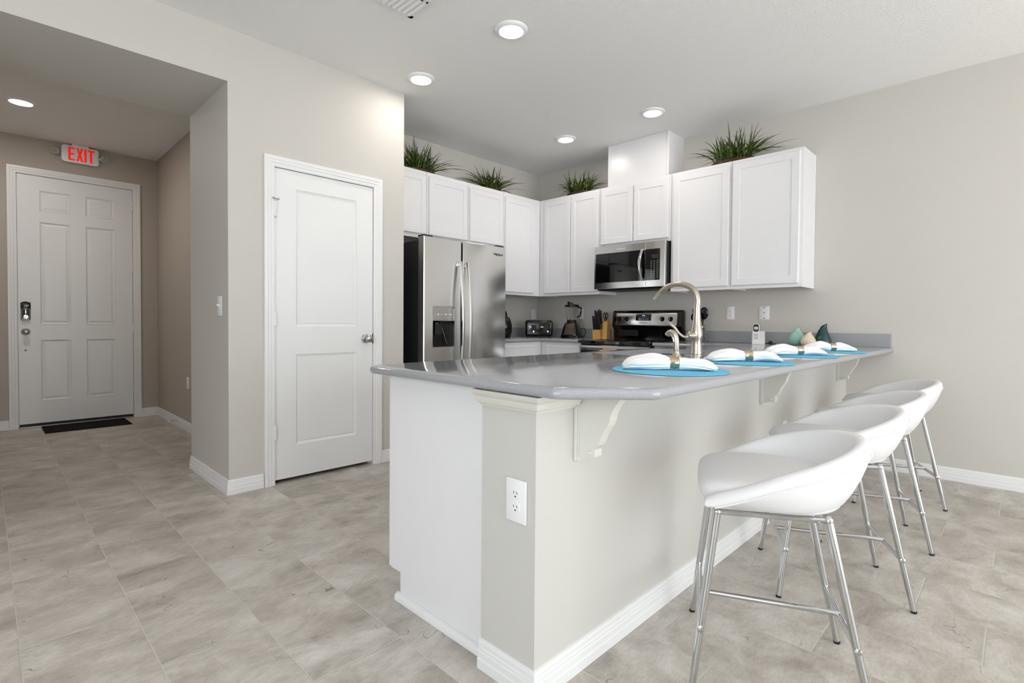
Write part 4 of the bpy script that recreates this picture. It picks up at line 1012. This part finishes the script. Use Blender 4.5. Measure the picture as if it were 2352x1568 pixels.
# utensil crock with utensils behind the faucet
CL = Vector((4.49, 2.055, z0))
t = thing('utensil_crock', 'shiny steel utensil crock right behind the tall faucet', 'utensil holder', CL)
b = MB(); b.lathe([(.001, 0), (.050, 0), (.052, .004), (.052, .150), (.0535, .153), (.050, .154), (.049, .006), (.001, .005)], 36); b.lathe([(.0535, .13), (.0542, .134), (.0535, .138)], 36); obj('body', b, M_CHROME, t, True, 50)
def utensil(name, label, dx, dy, tx, ty, h, head, cat):
    t = thing(name, label, cat, CL+Vector((dx, dy, .0065)), 0, 'black kitchen utensils in the steel crock'); t.rotation_euler = (tx, ty, head[3] if len(head) > 3 else -PI/2)
    b = MB(); b.tube([(0, 0, 0), (0, 0, h)], .0055, 8); obj('handle', b, M_SATIN if head[2] else M_BLACKM, t, True)
    b = MB()
    if head[0] == 'spoon': b.ball((0, 0, h+.045), .042, (1, .28, 1.35))
    elif head[0] == 'ladle': b.ball((0, -.02, h+.025), .050, (1, .75, .95))
    elif head[0] == 'turner': b.box((-.036, -.002, h-.005), (.036, .002, h+.085), .0015); b.box((-.012, -.003, h-.03), (.012, .003, h), .002)
    elif head[0] == 'fork':
        b.box((-.026, -.003, h), (.026, .003, h+.03), .002)
        for k in range(4): b.box((-.026+.0145*k, -.002, h+.025), (-.0175+.0145*k, .002, h+.08), .001)
    obj('head', b, M_BLACK, t, True)
utensil('serving_spoon', 'black serving spoon on the right of the steel crock', .0, -.012, .05, .13, .205, ('spoon', 0, 0), 'spoon')
utensil('ladle', 'black ladle in front of the other utensils in the crock', -.015, .0, .03, -.04, .19, ('ladle', 0, 0), 'ladle')
utensil('turner', 'flat black turner in the middle of the crock', .018, .004, -.02, .03, .20, ('turner', 0, 1), 'turner')
utensil('spaghetti_fork', 'black pronged pasta fork on the left of the crock', .0, .02, -.06, -.10, .215, ('fork', 0, 0), 'fork')

# rounded black appliance beside the fridge
t = thing('kettle', 'rounded black kettle almost hidden behind the right side of the fridge', 'kettle', (3.768, 3.835, z0), .3)
b = MB(); b.lathe([(.001, 0), (.080, 0), (.084, .01), (.095, .06), (.1, .11), (.094, .16), (.075, .205), (.04, .228), (.001, .232)], 36); obj('body', b, M_BLACK, t, True, 60)
b = MB(); b.tube(catmull([(-.07, 0, .20), (-.05, 0, .265), (.03, 0, .285), (.08, 0, .25), (.086, 0, .19)], 5), .009, 10); obj('handle', b, M_BLACKM, t, True)
b = MB(); b.tube([(-.07, 0, .14), (-.115, 0, .20)], [.022, .013], 14); obj('spout', b, M_BLACK, t, True)

# ---------------------------------------------------------------- grass plants on the wall cabinets
def plant(label, loc, L, W_, Hh, seed, n=95, rz=0, droop=1.):
    rnd = random.Random(seed)
    t = thing('grass_plant', label, 'plant', loc, rz, 'artificial grass plants on top of the wall cabinets')
    b = MB()
    for k in range(n):
        u = rnd.uniform(-1, 1); ox, oy = u*L*.40, rnd.uniform(-.04, .04); a = rnd.uniform(0, 2*PI)
        d = Vector((.62*math.cos(a)+u*.75, .70*math.sin(a), 0))
        lean = rnd.random()**.8; ln = Hh*rnd.uniform(.75, 1.3); reach = W_*(.15+.95*lean); rise = ln*(1.05-.55*lean); drop = (.15+.95*lean)*droop
        s = Vector((-d.y, d.x, 0)).normalized() if d.length > .01 else Vector((1, 0, 0)); w = rnd.uniform(.0034, .0066); tw = rnd.uniform(-.6, .6); kk = rnd.uniform(-.05, .05)
        rows = []; ns = 8
        for i in range(ns+1):
            q = i/ns; p = Vector((ox, oy, .03))+d*reach*(q**1.25)+s*kk*q*q+Vector((0, 0, rise*(q-.55*drop*q**2.6)))
            p.y = min(p.y, .17); p.z = max(p.z, .004) if p.y > -.125 else p.z
            ww = w*(1-q**2.4)*(.6+.8*min(1, q*3))+.0003
            s2 = (s+Vector((0, 0, tw*.5))).normalized()
            rows.append([p-s2*ww, p+Vector((0, 0, -ww*.5)), p+s2*ww])
        b.grid(rows)
    obj('foliage', b, M_LEAF, t, True, 180)
    b = MB(); rows = []
    for i in range(13):
        q = i/12; x = L*.5*(2*q-1); e = math.sqrt(max(.02, 1-(2*q-1)**2)); rows.append([(x, .055*e*math.cos(a2)*(1+.2*math.sin(5*a2+i*2)), .027+.027*e*math.sin(a2)*(1+.25*math.sin(4*a2+i*1.7))) for a2 in [2*PI*j/14 for j in range(14)]])
    b.grid(rows, True, False, True, True); obj('root_base', b, M_BARK, t, True, 180)
zc = ZU1+.001
plant('grassy plant on the cabinet over the fridge, next to the pantry wall', (2.80, 3.935, zc), .34, .27, .27, 3, 150)
plant('grassy plant on the fridge-wall cabinets between the other plant and the corner', (3.715, 3.955, zc), .30, .33, .25, 5, 110)
plant('grassy plant on the stove-wall cabinet left of the white vent cover', (4.435, 3.375, zc), .32, .22, .25, 8, 135, PI/2)
plant('fullest grassy plant, on the stove-wall cabinets right of the white vent cover', (4.435, 1.765, zc), .36, .27, .28, 13, 150, PI/2)
